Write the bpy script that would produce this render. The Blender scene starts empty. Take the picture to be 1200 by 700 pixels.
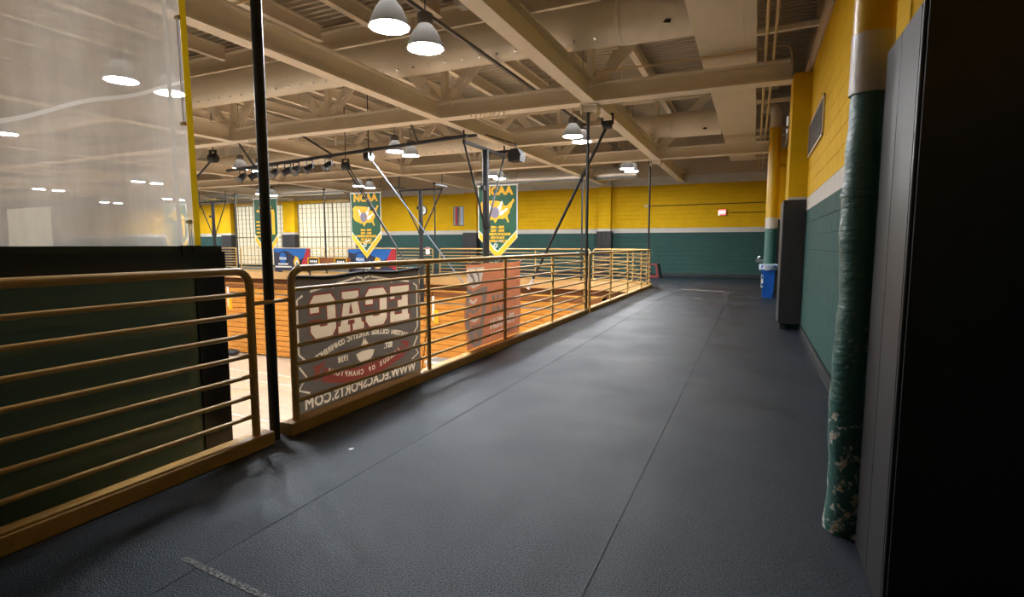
import bpy, bmesh, math, random
from mathutils import Vector, Matrix, geometry
random.seed(7)
S = bpy.context.scene
COL = S.collection
PI = math.pi

# ------------------------------------------------------------------ camera, world, exposure
cam_d = bpy.data.cameras.new('camera'); cam_d.sensor_width = 36.0; cam_d.lens = 18.96
cam_d.clip_start = 0.05; cam_d.clip_end = 200
cam = bpy.data.objects.new('camera', cam_d); COL.objects.link(cam)
cam.location = (0, 0, 1.4)
cam.rotation_euler = (math.radians(90 - 5.693), 0, math.radians(24.092))
S.camera = cam
W = bpy.data.worlds.new('world'); S.world = W; W.use_nodes = True
W.node_tree.nodes['Background'].inputs[0].default_value = (1.0, 0.9, 0.75, 1)
W.node_tree.nodes['Background'].inputs[1].default_value = 0.05
S.view_settings.view_transform = 'Standard'; S.view_settings.look = 'None'
S.view_settings.gamma = 1.0; S.view_settings.use_curve_mapping = False
S.view_settings.exposure = 2.92
S.cycles.diffuse_bounces = 8
LAMP_LENS = 55.0      # radiance of a lamp lens
LAMP_BULB = 2.5      # bulb seen through the translucent shade
LAMP_COL = (0.97, 0.985, 1.0)
WINDOW_GLOW = 0.075

# ------------------------------------------------------------------ materials
def mat(name, col, rough=0.5, metal=0.0, noise=0.0, nscale=8.0, bump=0.0, bscale=60.0, spec=0.5, emit=None, estr=0.0, trans=0.0):
    m = bpy.data.materials.new(name); m.use_nodes = True
    nt = m.node_tree; b = nt.nodes['Principled BSDF']
    b.inputs['Base Color'].default_value = (*col, 1); b.inputs['Roughness'].default_value = rough
    b.inputs['Metallic'].default_value = metal; b.inputs['Specular IOR Level'].default_value = spec
    if emit:
        b.inputs['Emission Color'].default_value = (*emit, 1); b.inputs['Emission Strength'].default_value = estr
    g = nt.nodes.new('ShaderNodeNewGeometry')
    if noise > 0:
        n = nt.nodes.new('ShaderNodeTexNoise'); n.inputs['Scale'].default_value = nscale; n.inputs['Detail'].default_value = 5
        nt.links.new(g.outputs['Position'], n.inputs['Vector'])
        mx = nt.nodes.new('ShaderNodeMix'); mx.data_type = 'RGBA'
        mx.inputs[6].default_value = (*[c * (1 - noise) for c in col], 1); mx.inputs[7].default_value = (*[min(1, c * (1 + noise)) for c in col], 1)
        nt.links.new(n.outputs['Fac'], mx.inputs[0]); nt.links.new(mx.outputs[2], b.inputs['Base Color'])
    if bump > 0:
        n2 = nt.nodes.new('ShaderNodeTexNoise'); n2.inputs['Scale'].default_value = bscale; n2.inputs['Detail'].default_value = 3
        nt.links.new(g.outputs['Position'], n2.inputs['Vector'])
        bp = nt.nodes.new('ShaderNodeBump'); bp.inputs['Strength'].default_value = bump; bp.inputs['Distance'].default_value = 0.01
        nt.links.new(n2.outputs['Fac'], bp.inputs['Height']); nt.links.new(bp.outputs[0], b.inputs['Normal'])
    if trans > 0:
        out = nt.nodes['Material Output']; t = nt.nodes.new('ShaderNodeBsdfTranslucent'); t.inputs[0].default_value = (*col, 1)
        ms = nt.nodes.new('ShaderNodeMixShader'); ms.inputs[0].default_value = trans
        nt.links.new(b.outputs[0], ms.inputs[1]); nt.links.new(t.outputs[0], ms.inputs[2]); nt.links.new(ms.outputs[0], out.inputs[0])
    return m

GREEN = (0.030, 0.070, 0.063); WHITE_B = (0.48, 0.44, 0.39); YELLOW = (0.57, 0.335, 0.004); BEIGE = (0.77, 0.70, 0.59)

def wall_mat(name, axis, z_top, upper, lo=1.94, hi=2.145, bricks=True, grime=0.12):
    """painted block wall: green, white band, yellow, then the colour above; block joints as fine relief"""
    m = bpy.data.materials.new(name); m.use_nodes = True
    nt = m.node_tree; b = nt.nodes['Principled BSDF']; b.inputs['Roughness'].default_value = 0.7; b.inputs['Specular IOR Level'].default_value = 0.12
    g = nt.nodes.new('ShaderNodeNewGeometry'); sx = nt.nodes.new('ShaderNodeSeparateXYZ'); nt.links.new(g.outputs['Position'], sx.inputs[0])
    def step(z):
        c = nt.nodes.new('ShaderNodeMath'); c.operation = 'GREATER_THAN'; c.inputs[1].default_value = z
        nt.links.new(sx.outputs['Z'], c.inputs[0]); return c.outputs[0]
    def mix(f, a, bb):
        x = nt.nodes.new('ShaderNodeMix'); x.data_type = 'RGBA'; nt.links.new(f, x.inputs[0])
        if isinstance(a, tuple): x.inputs[6].default_value = (*a, 1)
        else: nt.links.new(a, x.inputs[6])
        x.inputs[7].default_value = (*bb, 1); return x.outputs[2]
    c = mix(step(lo), GREEN, WHITE_B); c = mix(step(hi), c, YELLOW); c = mix(step(z_top), c, upper[0])
    if len(upper) > 1: c = mix(step(upper[1]), c, upper[2])
    n = nt.nodes.new('ShaderNodeTexNoise'); n.inputs['Scale'].default_value = 2.2; n.inputs['Detail'].default_value = 6
    nt.links.new(g.outputs['Position'], n.inputs['Vector'])
    mr = nt.nodes.new('ShaderNodeMapRange'); mr.inputs[3].default_value = 1 - grime; mr.inputs[4].default_value = 1 + grime
    nt.links.new(n.outputs['Fac'], mr.inputs[0])
    mu = nt.nodes.new('ShaderNodeVectorMath'); mu.operation = 'SCALE'; nt.links.new(c, mu.inputs[0]); nt.links.new(mr.outputs[0], mu.inputs['Scale'])
    nt.links.new(mu.outputs[0], b.inputs['Base Color'])
    n2 = nt.nodes.new('ShaderNodeTexNoise'); n2.inputs['Scale'].default_value = 90; nt.links.new(g.outputs['Position'], n2.inputs['Vector'])
    bp = nt.nodes.new('ShaderNodeBump'); bp.inputs['Strength'].default_value = 0.25; bp.inputs['Distance'].default_value = 0.006
    nt.links.new(n2.outputs['Fac'], bp.inputs['Height'])
    last = bp
    if bricks:
        cb = nt.nodes.new('ShaderNodeCombineXYZ'); nt.links.new(sx.outputs['X' if axis == 'x' else 'Y'], cb.inputs[0])
        off = nt.nodes.new('ShaderNodeMath'); off.operation = 'SUBTRACT'; off.inputs[1].default_value = 1.94 - 0.2032 * 20
        nt.links.new(sx.outputs['Z'], off.inputs[0]); nt.links.new(off.outputs[0], cb.inputs[1])
        br = nt.nodes.new('ShaderNodeTexBrick'); br.inputs['Scale'].default_value = 1.0
        br.inputs['Brick Width'].default_value = 0.4064; br.inputs['Row Height'].default_value = 0.2032
        br.inputs['Mortar Size'].default_value = 0.006; br.inputs['Mortar Smooth'].default_value = 0.3
        br.inputs['Color1'].default_value = br.inputs['Color2'].default_value = (1, 1, 1, 1); br.inputs['Mortar'].default_value = (0, 0, 0, 1)
        nt.links.new(cb.outputs[0], br.inputs['Vector'])
        b2 = nt.nodes.new('ShaderNodeBump'); b2.inputs['Strength'].default_value = 0.8; b2.inputs['Distance'].default_value = 0.008
        nt.links.new(br.outputs['Color'], b2.inputs['Height']); nt.links.new(bp.outputs[0], b2.inputs['Normal']); last = b2
    nt.links.new(last.outputs[0], b.inputs['Normal'])
    return m

def wood_mat(name, col, dark, axis, plank, rough=0.35, along=1.2):
    m = bpy.data.materials.new(name); m.use_nodes = True
    nt = m.node_tree; b = nt.nodes['Principled BSDF']; b.inputs['Roughness'].default_value = rough
    g = nt.nodes.new('ShaderNodeNewGeometry'); mp = nt.nodes.new('ShaderNodeMapping')
    mp.inputs['Scale'].default_value = (0.6, 14, 14) if axis == 'x' else (14, 0.6, 14)
    nt.links.new(g.outputs['Position'], mp.inputs[0])
    n = nt.nodes.new('ShaderNodeTexNoise'); n.inputs['Scale'].default_value = 1.6; n.inputs['Detail'].default_value = 6
    nt.links.new(mp.outputs[0], n.inputs['Vector'])
    mx = nt.nodes.new('ShaderNodeMix'); mx.data_type = 'RGBA'; mx.inputs[6].default_value = (*dark, 1); mx.inputs[7].default_value = (*col, 1)
    cr = nt.nodes.new('ShaderNodeValToRGB'); cr.color_ramp.elements[0].position = 0.3; cr.color_ramp.elements[1].position = 0.65
    nt.links.new(n.outputs['Fac'], cr.inputs[0]); nt.links.new(cr.outputs[0], mx.inputs[0])
    outc = mx.outputs[2]
    if plank:
        sx = nt.nodes.new('ShaderNodeSeparateXYZ'); nt.links.new(g.outputs['Position'], sx.inputs[0])
        cb = nt.nodes.new('ShaderNodeCombineXYZ')
        nt.links.new(sx.outputs['X' if axis == 'x' else 'Y'], cb.inputs[0]); nt.links.new(sx.outputs['Y' if axis == 'x' else 'X'], cb.inputs[1])
        br = nt.nodes.new('ShaderNodeTexBrick'); br.inputs['Scale'].default_value = 1; br.inputs['Brick Width'].default_value = along
        br.inputs['Row Height'].default_value = plank; br.inputs['Mortar Size'].default_value = 0.003
        br.inputs['Color1'].default_value = (1, 1, 1, 1); br.inputs['Color2'].default_value = (.82, .82, .82, 1); br.inputs['Mortar'].default_value = (.5, .5, .5, 1)
        nt.links.new(cb.outputs[0], br.inputs['Vector'])
        m2 = nt.nodes.new('ShaderNodeMix'); m2.data_type = 'RGBA'; m2.blend_type = 'MULTIPLY'; m2.inputs[0].default_value = 1
        nt.links.new(outc, m2.inputs[6]); nt.links.new(br.outputs['Color'], m2.inputs[7]); outc = m2.outputs[2]
    nt.links.new(outc, b.inputs['Base Color'])
    return m

def rubber_mat():
    m = bpy.data.materials.new('rubber_floor'); m.use_nodes = True
    nt = m.node_tree; b = nt.nodes['Principled BSDF']; b.inputs['Roughness'].default_value = 0.5; b.inputs['Specular IOR Level'].default_value = 0.6; b.inputs['Specular Tint'].default_value = (0.72, 0.86, 1, 1)
    g = nt.nodes.new('ShaderNodeNewGeometry')
    v = nt.nodes.new('ShaderNodeTexNoise'); v.inputs['Scale'].default_value = 150; v.inputs['Detail'].default_value = 4
    n = nt.nodes.new('ShaderNodeTexNoise'); n.inputs['Scale'].default_value = 1.1; n.inputs['Detail'].default_value = 5
    sp = nt.nodes.new('ShaderNodeTexNoise'); sp.inputs['Scale'].default_value = 140; sp.inputs['Detail'].default_value = 3; sp.inputs['Roughness'].default_value = 0.7
    for x in (v, n, sp): nt.links.new(g.outputs['Position'], x.inputs['Vector'])
    mx = nt.nodes.new('ShaderNodeMix'); mx.data_type = 'RGBA'; mx.inputs[6].default_value = (0.004, 0.0055, 0.0085, 1); mx.inputs[7].default_value = (0.012, 0.017, 0.026, 1)
    nt.links.new(n.outputs['Fac'], mx.inputs[0])
    cr = nt.nodes.new('ShaderNodeValToRGB'); cr.color_ramp.elements[0].position = 0.35; cr.color_ramp.elements[0].color = (.15, .15, .15, 1)
    cr.color_ramp.elements[1].position = 0.7; cr.color_ramp.elements[1].color = (2.8, 2.9, 3.0, 1)
    nt.links.new(sp.outputs['Fac'], cr.inputs[0])  # speckle puts the sparkle of lamp glints into the base colour
    mm = nt.nodes.new('ShaderNodeMix'); mm.data_type = 'RGBA'; mm.blend_type = 'MULTIPLY'; mm.inputs[0].default_value = 1
    ms = nt.nodes.new('ShaderNodeMapRange'); ms.inputs[1].default_value = 0.38; ms.inputs[2].default_value = 0.66; ms.inputs[3].default_value = 0.12; ms.inputs[4].default_value = 1.0
    nt.links.new(sp.outputs['Fac'], ms.inputs[0]); nt.links.new(ms.outputs[0], b.inputs['Specular IOR Level'])
    nt.links.new(mx.outputs[2], mm.inputs[6]); nt.links.new(cr.outputs[0], mm.inputs[7]); nt.links.new(mm.outputs[2], b.inputs['Base Color'])
    mr = nt.nodes.new('ShaderNodeMapRange'); mr.inputs[1].default_value = 0.3; mr.inputs[2].default_value = 0.7; mr.inputs[3].default_value = 0.34; mr.inputs[4].default_value = 0.5
    nt.links.new(n.outputs['Fac'], mr.inputs[0]); nt.links.new(mr.outputs[0], b.inputs['Roughness'])
    bp = nt.nodes.new('ShaderNodeBump'); bp.inputs['Strength'].default_value = 0.9; bp.inputs['Distance'].default_value = 0.007
    nt.links.new(v.outputs['Fac'], bp.inputs['Height']); nt.links.new(bp.outputs[0], b.inputs['Normal'])
    return m

def chipped_paint(name, col):
    """green pipe paint with white and ochre chips showing low down"""
    m = bpy.data.materials.new(name); m.use_nodes = True
    nt = m.node_tree; b = nt.nodes['Principled BSDF']; b.inputs['Roughness'].default_value = 0.38
    g = nt.nodes.new('ShaderNodeNewGeometry'); sx = nt.nodes.new('ShaderNodeSeparateXYZ'); nt.links.new(g.outputs['Position'], sx.inputs[0])
    n = nt.nodes.new('ShaderNodeTexNoise'); n.inputs['Scale'].default_value = 24; n.inputs['Detail'].default_value = 7; n.inputs['Roughness'].default_value = 0.7
    nt.links.new(g.outputs['Position'], n.inputs['Vector'])
    w = nt.nodes.new('ShaderNodeTexNoise'); w.inputs['Scale'].default_value = 3.1; nt.links.new(g.outputs['Position'], w.inputs['Vector'])
    zz = nt.nodes.new('ShaderNodeMapRange'); zz.inputs[1].default_value = 0.0; zz.inputs[2].default_value = 1.7; zz.inputs[3].default_value = 0.10; zz.inputs[4].default_value = -0.06
    nt.links.new(sx.outputs['Z'], zz.inputs[0])
    a = nt.nodes.new('ShaderNodeMath'); nt.links.new(n.outputs['Fac'], a.inputs[0]); nt.links.new(zz.outputs[0], a.inputs[1])
    a2 = nt.nodes.new('ShaderNodeMath'); a2.operation = 'MULTIPLY_ADD'; a2.inputs[1].default_value = 0.45; nt.links.new(w.outputs['Fac'], a2.inputs[0]); nt.links.new(a.outputs[0], a2.inputs[2])
    cr = nt.nodes.new('ShaderNodeValToRGB'); e = cr.color_ramp.elements
    e[0].position = 0.86; e[0].color = (*col, 1); e[1].position = 0.875; e[1].color = (.55, .55, .5, 1)
    x = e.new(0.93); x.color = (.55, .55, .5, 1); x = e.new(0.95); x.color = (.55, .30, .06, 1)
    nt.links.new(a2.outputs[0], cr.inputs[0]); nt.links.new(cr.outputs[0], b.inputs['Base Color'])
    mp = nt.nodes.new('ShaderNodeMapping'); mp.inputs['Scale'].default_value = (14, 14, 34); mp.inputs['Rotation'].default_value = (0.5, 0.3, 0)
    nt.links.new(g.outputs['Position'], mp.inputs[0])
    n3 = nt.nodes.new('ShaderNodeTexNoise'); n3.inputs['Scale'].default_value = 1.3; n3.inputs['Detail'].default_value = 4; nt.links.new(mp.outputs[0], n3.inputs['Vector'])
    bp = nt.nodes.new('ShaderNodeBump'); bp.inputs['Strength'].default_value = 0.5; bp.inputs['Distance'].default_value = 0.015
    nt.links.new(n3.outputs['Fac'], bp.inputs['Height']); nt.links.new(bp.outputs[0], b.inputs['Normal'])
    return m

def curtain_mat():
    m = bpy.data.materials.new('curtain_film'); m.use_nodes = True
    nt = m.node_tree; out = nt.nodes['Material Output']; b = nt.nodes['Principled BSDF']
    b.inputs['Base Color'].default_value = (.80, .77, .73, 1); b.inputs['Roughness'].default_value = 0.35
    tl = nt.nodes.new('ShaderNodeBsdfTranslucent'); tl.inputs[0].default_value = (.86, .84, .80, 1)
    tr = nt.nodes.new('ShaderNodeBsdfTransparent'); tr.inputs[0].default_value = (.95, .94, .92, 1)
    g = nt.nodes.new('ShaderNodeNewGeometry')
    mp = nt.nodes.new('ShaderNodeMapping'); mp.inputs['Scale'].default_value = (1, 5.0, 0.9); nt.links.new(g.outputs['Position'], mp.inputs[0])
    n = nt.nodes.new('ShaderNodeTexNoise'); n.inputs['Scale'].default_value = 1.7; n.inputs['Detail'].default_value = 7; n.inputs['Roughness'].default_value = 0.62
    nt.links.new(mp.outputs[0], n.inputs['Vector'])
    n2 = nt.nodes.new('ShaderNodeTexNoise'); n2.inputs['Scale'].default_value = 160; nt.links.new(g.outputs['Position'], n2.inputs['Vector'])
    ad = nt.nodes.new('ShaderNodeMath'); ad.operation = 'MULTIPLY_ADD'; ad.inputs[1].default_value = 0.25
    nt.links.new(n2.outputs['Fac'], ad.inputs[0]); nt.links.new(n.outputs['Fac'], ad.inputs[2])
    mr = nt.nodes.new('ShaderNodeMapRange'); mr.inputs[1].default_value = 0.4; mr.inputs[2].default_value = 0.9; mr.inputs[3].default_value = 0.56; mr.inputs[4].default_value = 0.80
    nt.links.new(ad.outputs[0], mr.inputs[0])
    m1 = nt.nodes.new('ShaderNodeMixShader'); m1.inputs[0].default_value = 0.6; nt.links.new(b.outputs[0], m1.inputs[1]); nt.links.new(tl.outputs[0], m1.inputs[2])
    m2 = nt.nodes.new('ShaderNodeMixShader'); nt.links.new(mr.outputs[0], m2.inputs[0]); nt.links.new(tr.outputs[0], m2.inputs[1]); nt.links.new(m1.outputs[0], m2.inputs[2])
    nt.links.new(m2.outputs[0], out.inputs[0])
    return m

M = {}
M['steel'] = mat('beige_steel_paint', BEIGE, 0.5, noise=0.10, nscale=3)
M['deck'] = mat('beige_roof_deck', (0.52, 0.47, 0.39), 0.6, noise=0.12, nscale=2)
M['duct'] = mat('beige_duct_paint', (0.72, 0.655, 0.55), 0.45, noise=0.10, nscale=2, bump=0.1, bscale=6)
M['duct_wrap'] = mat('duct_wrap', (0.70, 0.63, 0.54), 0.6, noise=0.15, nscale=5, bump=0.5, bscale=9)
M['duct_bright'] = mat('bright_sheet_metal', (0.78, 0.77, 0.75), 0.25, metal=0.6)
M['rail'] = mat('tan_rail_paint', (0.52, 0.325, 0.105), 0.38, noise=0.10, nscale=9)
M['kerb'] = mat('tan_kerb_paint', (0.48, 0.285, 0.080), 0.5, noise=0.18, nscale=7, bump=0.25, bscale=30)
M['fascia'] = mat('tan_fascia', (0.62, 0.39, 0.16), 0.5, noise=0.08, nscale=2)
M['black'] = mat('black_steel', (0.012, 0.012, 0.013), 0.5)
M['blackmatt'] = mat('black_matt', (0.008, 0.008, 0.009), 0.6)
M['pad'] = mat('black_pad_vinyl', (0.014, 0.0125, 0.0125), 0.5, noise=0.15, nscale=20, bump=0.12, bscale=120)
M['padseam'] = mat('pad_seam_piping', (0.02, 0.022, 0.025), 0.4)
M['wall_r'] = wall_mat('painted_block_right', 'y', 4.18, ((.50, .40, .27),))
M['block'] = wall_mat('painted_block', 'y', 4.18, ((.50, .40, .27),), bricks=False)
M['wall_b'] = wall_mat('painted_block_back', 'x', 4.05, ((.60, .57, .53), 4.42, (.50, .41, .30)))
M['column'] = wall_mat('painted_column', 'x', 4.6, ((.50, .40, .27),), lo=2.0, hi=2.17)
M['plain'] = mat('plain_beige_wall', (0.50, 0.40, 0.28), 0.6, noise=0.08, nscale=1)
M['rubber'] = rubber_mat()
M['rubberbase'] = mat('black_rubber', (0.012, 0.012, 0.014), 0.45, noise=0.2, nscale=8)
M['court'] = wood_mat('court_maple', (0.60, 0.48, 0.36), (0.52, 0.40, 0.28), 'x', 0.058, 0.25)
M['line'] = mat('white_court_line', (0.75, 0.72, 0.68), 0.3)
M['lineyel'] = mat('yellow_court_line', (0.75, 0.48, 0.12), 0.3)
M['lineblk'] = mat('black_court_line', (0.05, 0.045, 0.04), 0.3)
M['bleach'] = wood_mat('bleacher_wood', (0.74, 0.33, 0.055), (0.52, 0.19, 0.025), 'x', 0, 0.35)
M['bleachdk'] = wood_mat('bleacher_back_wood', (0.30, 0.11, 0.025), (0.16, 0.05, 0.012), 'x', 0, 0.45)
M['grey'] = mat('grey_tread', (0.16, 0.15, 0.15), 0.5)
M['dark'] = mat('dark_gap', (0.02, 0.016, 0.012), 0.8)
M['curtain'] = curtain_mat()
M['hem'] = mat('yellow_hem', (0.80, 0.56, 0.01), 0.5, trans=0.3)
M['web'] = mat('white_webbing', (0.88, 0.88, 0.86), 0.6, trans=0.7)
M['brass'] = mat('brass', (0.45, 0.36, 0.2), 0.35, metal=1)
M['board'] = mat('glossy_dark_green_panel', (0.085, 0.15, 0.14), 0.17, noise=0.2, nscale=2)
M['boardframe'] = mat('black_gloss_frame', (0.006, 0.006, 0.006), 0.30)
M['boardcap'] = mat('green_black_cap', (0.018, 0.026, 0.018), 0.4)
M['cloth'] = mat('charcoal_banner_cloth', (0.105, 0.088, 0.072), 0.8, trans=0.6, noise=0.06, nscale=4)
M['clothblk'] = mat('black_banner_edge', (0.008, 0.008, 0.008), 0.8)
M['tanink'] = mat('tan_ink', (0.62, 0.51, 0.36), 0.7, trans=0.6)
M['redink'] = mat('dull_red_ink', (0.20, 0.045, 0.032), 0.7, trans=0.6)
M['darkink'] = mat('dark_ink', (0.05, 0.042, 0.036), 0.7, trans=0.3)
M['rust'] = mat('rust_banner_cloth', (0.42, 0.155, 0.075), 0.8, trans=0.5, noise=0.12, nscale=5)
M['greyink'] = mat('grey_ink', (0.18, 0.145, 0.12), 0.8, trans=0.5)
M['paleink'] = mat('pale_ink', (0.50, 0.42, 0.34), 0.8, trans=0.5)
M['flag'] = mat('green_pennant_cloth', (0.008, 0.082, 0.034), 0.6, noise=0.15, nscale=5)
M['flaggold'] = mat('gold_pennant_cloth', (0.85, 0.46, 0.01), 0.6)
M['flagwhite'] = mat('white_pennant_cloth', (0.75, 0.75, 0.72), 0.6)
M['ball'] = mat('violet_ball_ink', (0.22, 0.19, 0.26), 0.5)
M['navy'] = mat('navy_cloth', (0.025, 0.030, 0.065), 0.7, noise=0.15, nscale=4)
M['blue'] = mat('blue_cloth', (0.012, 0.13, 0.46), 0.7)
M['red'] = mat('red_cloth', (0.45, 0.02, 0.035), 0.7)
M['lens'] = mat('lamp_lens', (1, 1, 1), 0.5, emit=LAMP_COL, estr=LAMP_LENS)
M['bulb'] = mat('lamp_bulb', (1, 1, 1), 0.5, emit=LAMP_COL, estr=LAMP_BULB)
M['shade'] = mat('smoked_lamp_shade', (0.30, 0.285, 0.265), 0.3, trans=0.25)
M['glow'] = mat('backlit_panel', (0.36, 0.33, 0.24), 0.5, emit=(1.0, 0.88, 0.60), estr=WINDOW_GLOW)
M['mullion'] = mat('window_grid', (0.18, 0.14, 0.08), 0.6)
M['binblue'] = mat('blue_bin_plastic', (0.008, 0.09, 0.42), 0.35)
M['bag'] = mat('clear_bin_bag', (0.55, 0.62, 0.72), 0.2, trans=0.4)
M['white'] = mat('white_paint', (0.78, 0.77, 0.75), 0.45)
M['chrome'] = mat('stainless', (0.55, 0.55, 0.55), 0.28, metal=1)
M['bluesteel'] = mat('pale_blue_steel', (0.20, 0.25, 0.34), 0.35, metal=0.3)
M['exit'] = mat('lit_red_sign', (0.8, 0.05, 0.05), 0.4, emit=(1.0, 0.06, 0.06), estr=0.9)
M['exitletter'] = mat('exit_letters', (0.85, 0.5, 0.45), 0.4, emit=(1.0, 0.32, 0.28), estr=1.0)
M['greenled'] = mat('green_lamp', (0.02, 0.5, 0.3), 0.4, emit=(0.05, 0.8, 0.5), estr=0.6)
M['redpaint'] = mat('red_frame_paint', (0.28, 0.02, 0.022), 0.5)
def worn(name, col):
    m = mat(name, col, 0.7); nt = m.node_tree; b = nt.nodes['Principled BSDF']; g = nt.nodes.new('ShaderNodeNewGeometry')
    n = nt.nodes.new('ShaderNodeTexNoise'); n.inputs['Scale'].default_value = 75; n.inputs['Detail'].default_value = 6; n.inputs['Roughness'].default_value = 0.75
    nt.links.new(g.outputs['Position'], n.inputs['Vector'])
    cr = nt.nodes.new('ShaderNodeValToRGB'); e = cr.color_ramp.elements; e[0].position = 0.44; e[0].color = (.014, .017, .022, 1); e[1].position = 0.66; e[1].color = (*col, 1)
    nt.links.new(n.outputs['Fac'], cr.inputs[0]); nt.links.new(cr.outputs[0], b.inputs['Base Color']); return m
M['tape'] = worn('worn_pale_tape', (0.30, 0.32, 0.33))
M['tape_old'] = mat('worn_pale_tape', (0.34, 0.34, 0.33), 0.7, noise=0.6, nscale=60)
M['tapeyel'] = mat('worn_yellow_tape', (0.50, 0.45, 0.28), 0.7, noise=0.4, nscale=40)
M['vent'] = mat('dark_bronze_louver', (0.085, 0.060, 0.040), 0.5)
M['pipegreen'] = chipped_paint('chipped_green_pipe_paint', (0.040, 0.125, 0.108))
M['pipewhite'] = mat('white_pipe_paint', (0.52, 0.47, 0.42), 0.4, bump=0.25, bscale=30)
M['pipeyellow'] = mat('yellow_pipe_paint', YELLOW, 0.35, bump=0.2, bscale=25)
M['conduit'] = mat('cream_conduit', (0.60, 0.46, 0.27), 0.45)

# ------------------------------------------------------------------ mesh helpers
class MB:
    def __init__(s): s.v = []; s.f = []; s.smooth = []
    def add(s, vs, fs, sm=False):
        o = len(s.v); s.v += [tuple(p) for p in vs]; s.f += [tuple(i + o for i in f) for f in fs]; s.smooth += [sm] * len(fs); return s
    def box(s, a, b):
        (x0, y0, z0), (x1, y1, z1) = [[min(p, q) for p, q in zip(a, b)], [max(p, q) for p, q in zip(a, b)]]
        return s.add([(x0, y0, z0), (x1, y0, z0), (x1, y1, z0), (x0, y1, z0), (x0, y0, z1), (x1, y0, z1), (x1, y1, z1), (x0, y1, z1)],
                     [(0, 3, 2, 1), (4, 5, 6, 7), (0, 1, 5, 4), (1, 2, 6, 5), (2, 3, 7, 6), (3, 0, 4, 7)])
    def beam(s, p, q, w, h, up=(0, 0, 1)):
        """rectangular bar from p to q, w across, h along up"""
        p, q = Vector(p), Vector(q); d = (q - p).normalized(); u = Vector(up)
        if abs(d.dot(u)) > 0.99: u = Vector((0, 1, 0))
        r = d.cross(u).normalized(); u = r.cross(d).normalized(); vs = []
        for c in (p, q):
            for a, b in ((-1, -1), (1, -1), (1, 1), (-1, 1)): vs.append(c + r * a * w / 2 + u * b * h / 2)
        return s.add(vs, [(0, 3, 2, 1), (4, 5, 6, 7), (0, 1, 5, 4), (1, 2, 6, 5), (2, 3, 7, 6), (3, 0, 4, 7)])
    def ibeam(s, p, q, w, h, t=0.025):
        p, q = Vector(p), Vector(q); z = Vector((0, 0, 1))
        s.beam(p - z * (h - t) / 2, q - z * (h - t) / 2, w, t); s.beam(p + z * (h - t) / 2, q + z * (h - t) / 2, w, t)
        return s.beam(p, q, t * 0.8, h - 2 * t)
    def tube(s, path, r, n=8, cap=True, closed=False):
        P = [Vector(x) for x in path]; k = len(P); rr = r if isinstance(r, (list, tuple)) else [r] * k
        t0 = (P[1] - P[0]).normalized(); u = t0.orthogonal().normalized(); vs = []; prev = t0
        for i, c in enumerate(P):
            t = (P[min(i + 1, k - 1)] - P[max(i - 1, 0)]).normalized()
            q = prev.rotation_difference(t); u = (q @ u).normalized(); prev = t; w = t.cross(u)
            for j in range(n):
                a = 2 * PI * j / n; vs.append(c + (u * math.cos(a) + w * math.sin(a)) * rr[i])
        fs = [(i * n + j, i * n + (j + 1) % n, (i + 1) * n + (j + 1) % n, (i + 1) * n + j) for i in range(k - 1) for j in range(n)]
        s.add(vs, fs, True)
        if cap: s.add(vs[:n], [tuple(range(n))[::-1]]); s.add(vs[-n:], [tuple(range(n))])
        return s
    def lathe(s, prof, c, n=20, sm=True):
        vs = [(c[0] + r * math.cos(2 * PI * j / n), c[1] + r * math.sin(2 * PI * j / n), c[2] + z) for r, z in prof for j in range(n)]
        return s.add(vs, [(i * n + j, i * n + (j + 1) % n, (i + 1) * n + (j + 1) % n, (i + 1) * n + j) for i in range(len(prof) - 1) for j in range(n)], sm)
    def prism(s, poly, vec):
        n = len(poly); a = [Vector(p) for p in poly]; b = [p + Vector(vec) for p in a]
        return s.add(a + b, [tuple(range(n))[::-1], tuple(range(n, 2 * n))] + [(i, (i + 1) % n, n + (i + 1) % n, n + i) for i in range(n)])
    def grid(s, fn, nu, nv, sm=True):
        vs = [fn(i / nu, j / nv) for j in range(nv + 1) for i in range(nu + 1)]
        return s.add(vs, [(j * (nu + 1) + i, j * (nu + 1) + i + 1, (j + 1) * (nu + 1) + i + 1, (j + 1) * (nu + 1) + i) for j in range(nv) for i in range(nu)], sm)
    def sphere(s, c, r, n=10, m=6, sz=1.0):
        return s.lathe([(max(1e-4, r * math.sin(PI * i / m)), -r * sz * math.cos(PI * i / m)) for i in range(m + 1)], c, n)
    def mesh(s, name, m):
        me = bpy.data.meshes.new(name); me.from_pydata(s.v, [], s.f); me.polygons.foreach_set('use_smooth', s.smooth)
        if m: me.materials.append(m)
        bm = bmesh.new(); bm.from_mesh(me); bmesh.ops.recalc_face_normals(bm, faces=bm.faces); bm.to_mesh(me); bm.free(); me.update(); return me
    def build(s, name, m, parent=None):
        return link(name, s.mesh(name, m), parent)

def link(name, me, parent=None, loc=None):
    o = bpy.data.objects.new(name, me); COL.objects.link(o)
    if loc: o.location = loc
    if parent:
        o.parent = parent
        if loc is None: me.transform(Matrix.Translation(-base_of(parent)))
    return o
def base_of(o):
    v = Vector(o.location); 
    while o.parent:
        o = o.parent; v += Vector(o.location)
    return v
def tag(o, label, cat, group=None):
    o['label'] = label; o['category'] = cat
    if group: o['group'] = group
    return o
def thing(name, label, cat, loc=(0, 0, 0), group=None):
    o = bpy.data.objects.new(name, None); COL.objects.link(o); o.location = loc; o.empty_display_size = 0.2
    return tag(o, label, cat, group)
def struct(name, mb, m):
    o = mb.build(name, m); o['kind'] = 'structure'; return o
def copy_tree(o, loc, label):
    c = o.copy(); COL.objects.link(c); c.location = loc; c['label'] = label
    for ch in list(o.children):
        d = ch.copy(); COL.objects.link(d); d.parent = c
        for g in list(ch.children):
            e = g.copy(); COL.objects.link(e); e.parent = d
    return c

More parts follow.
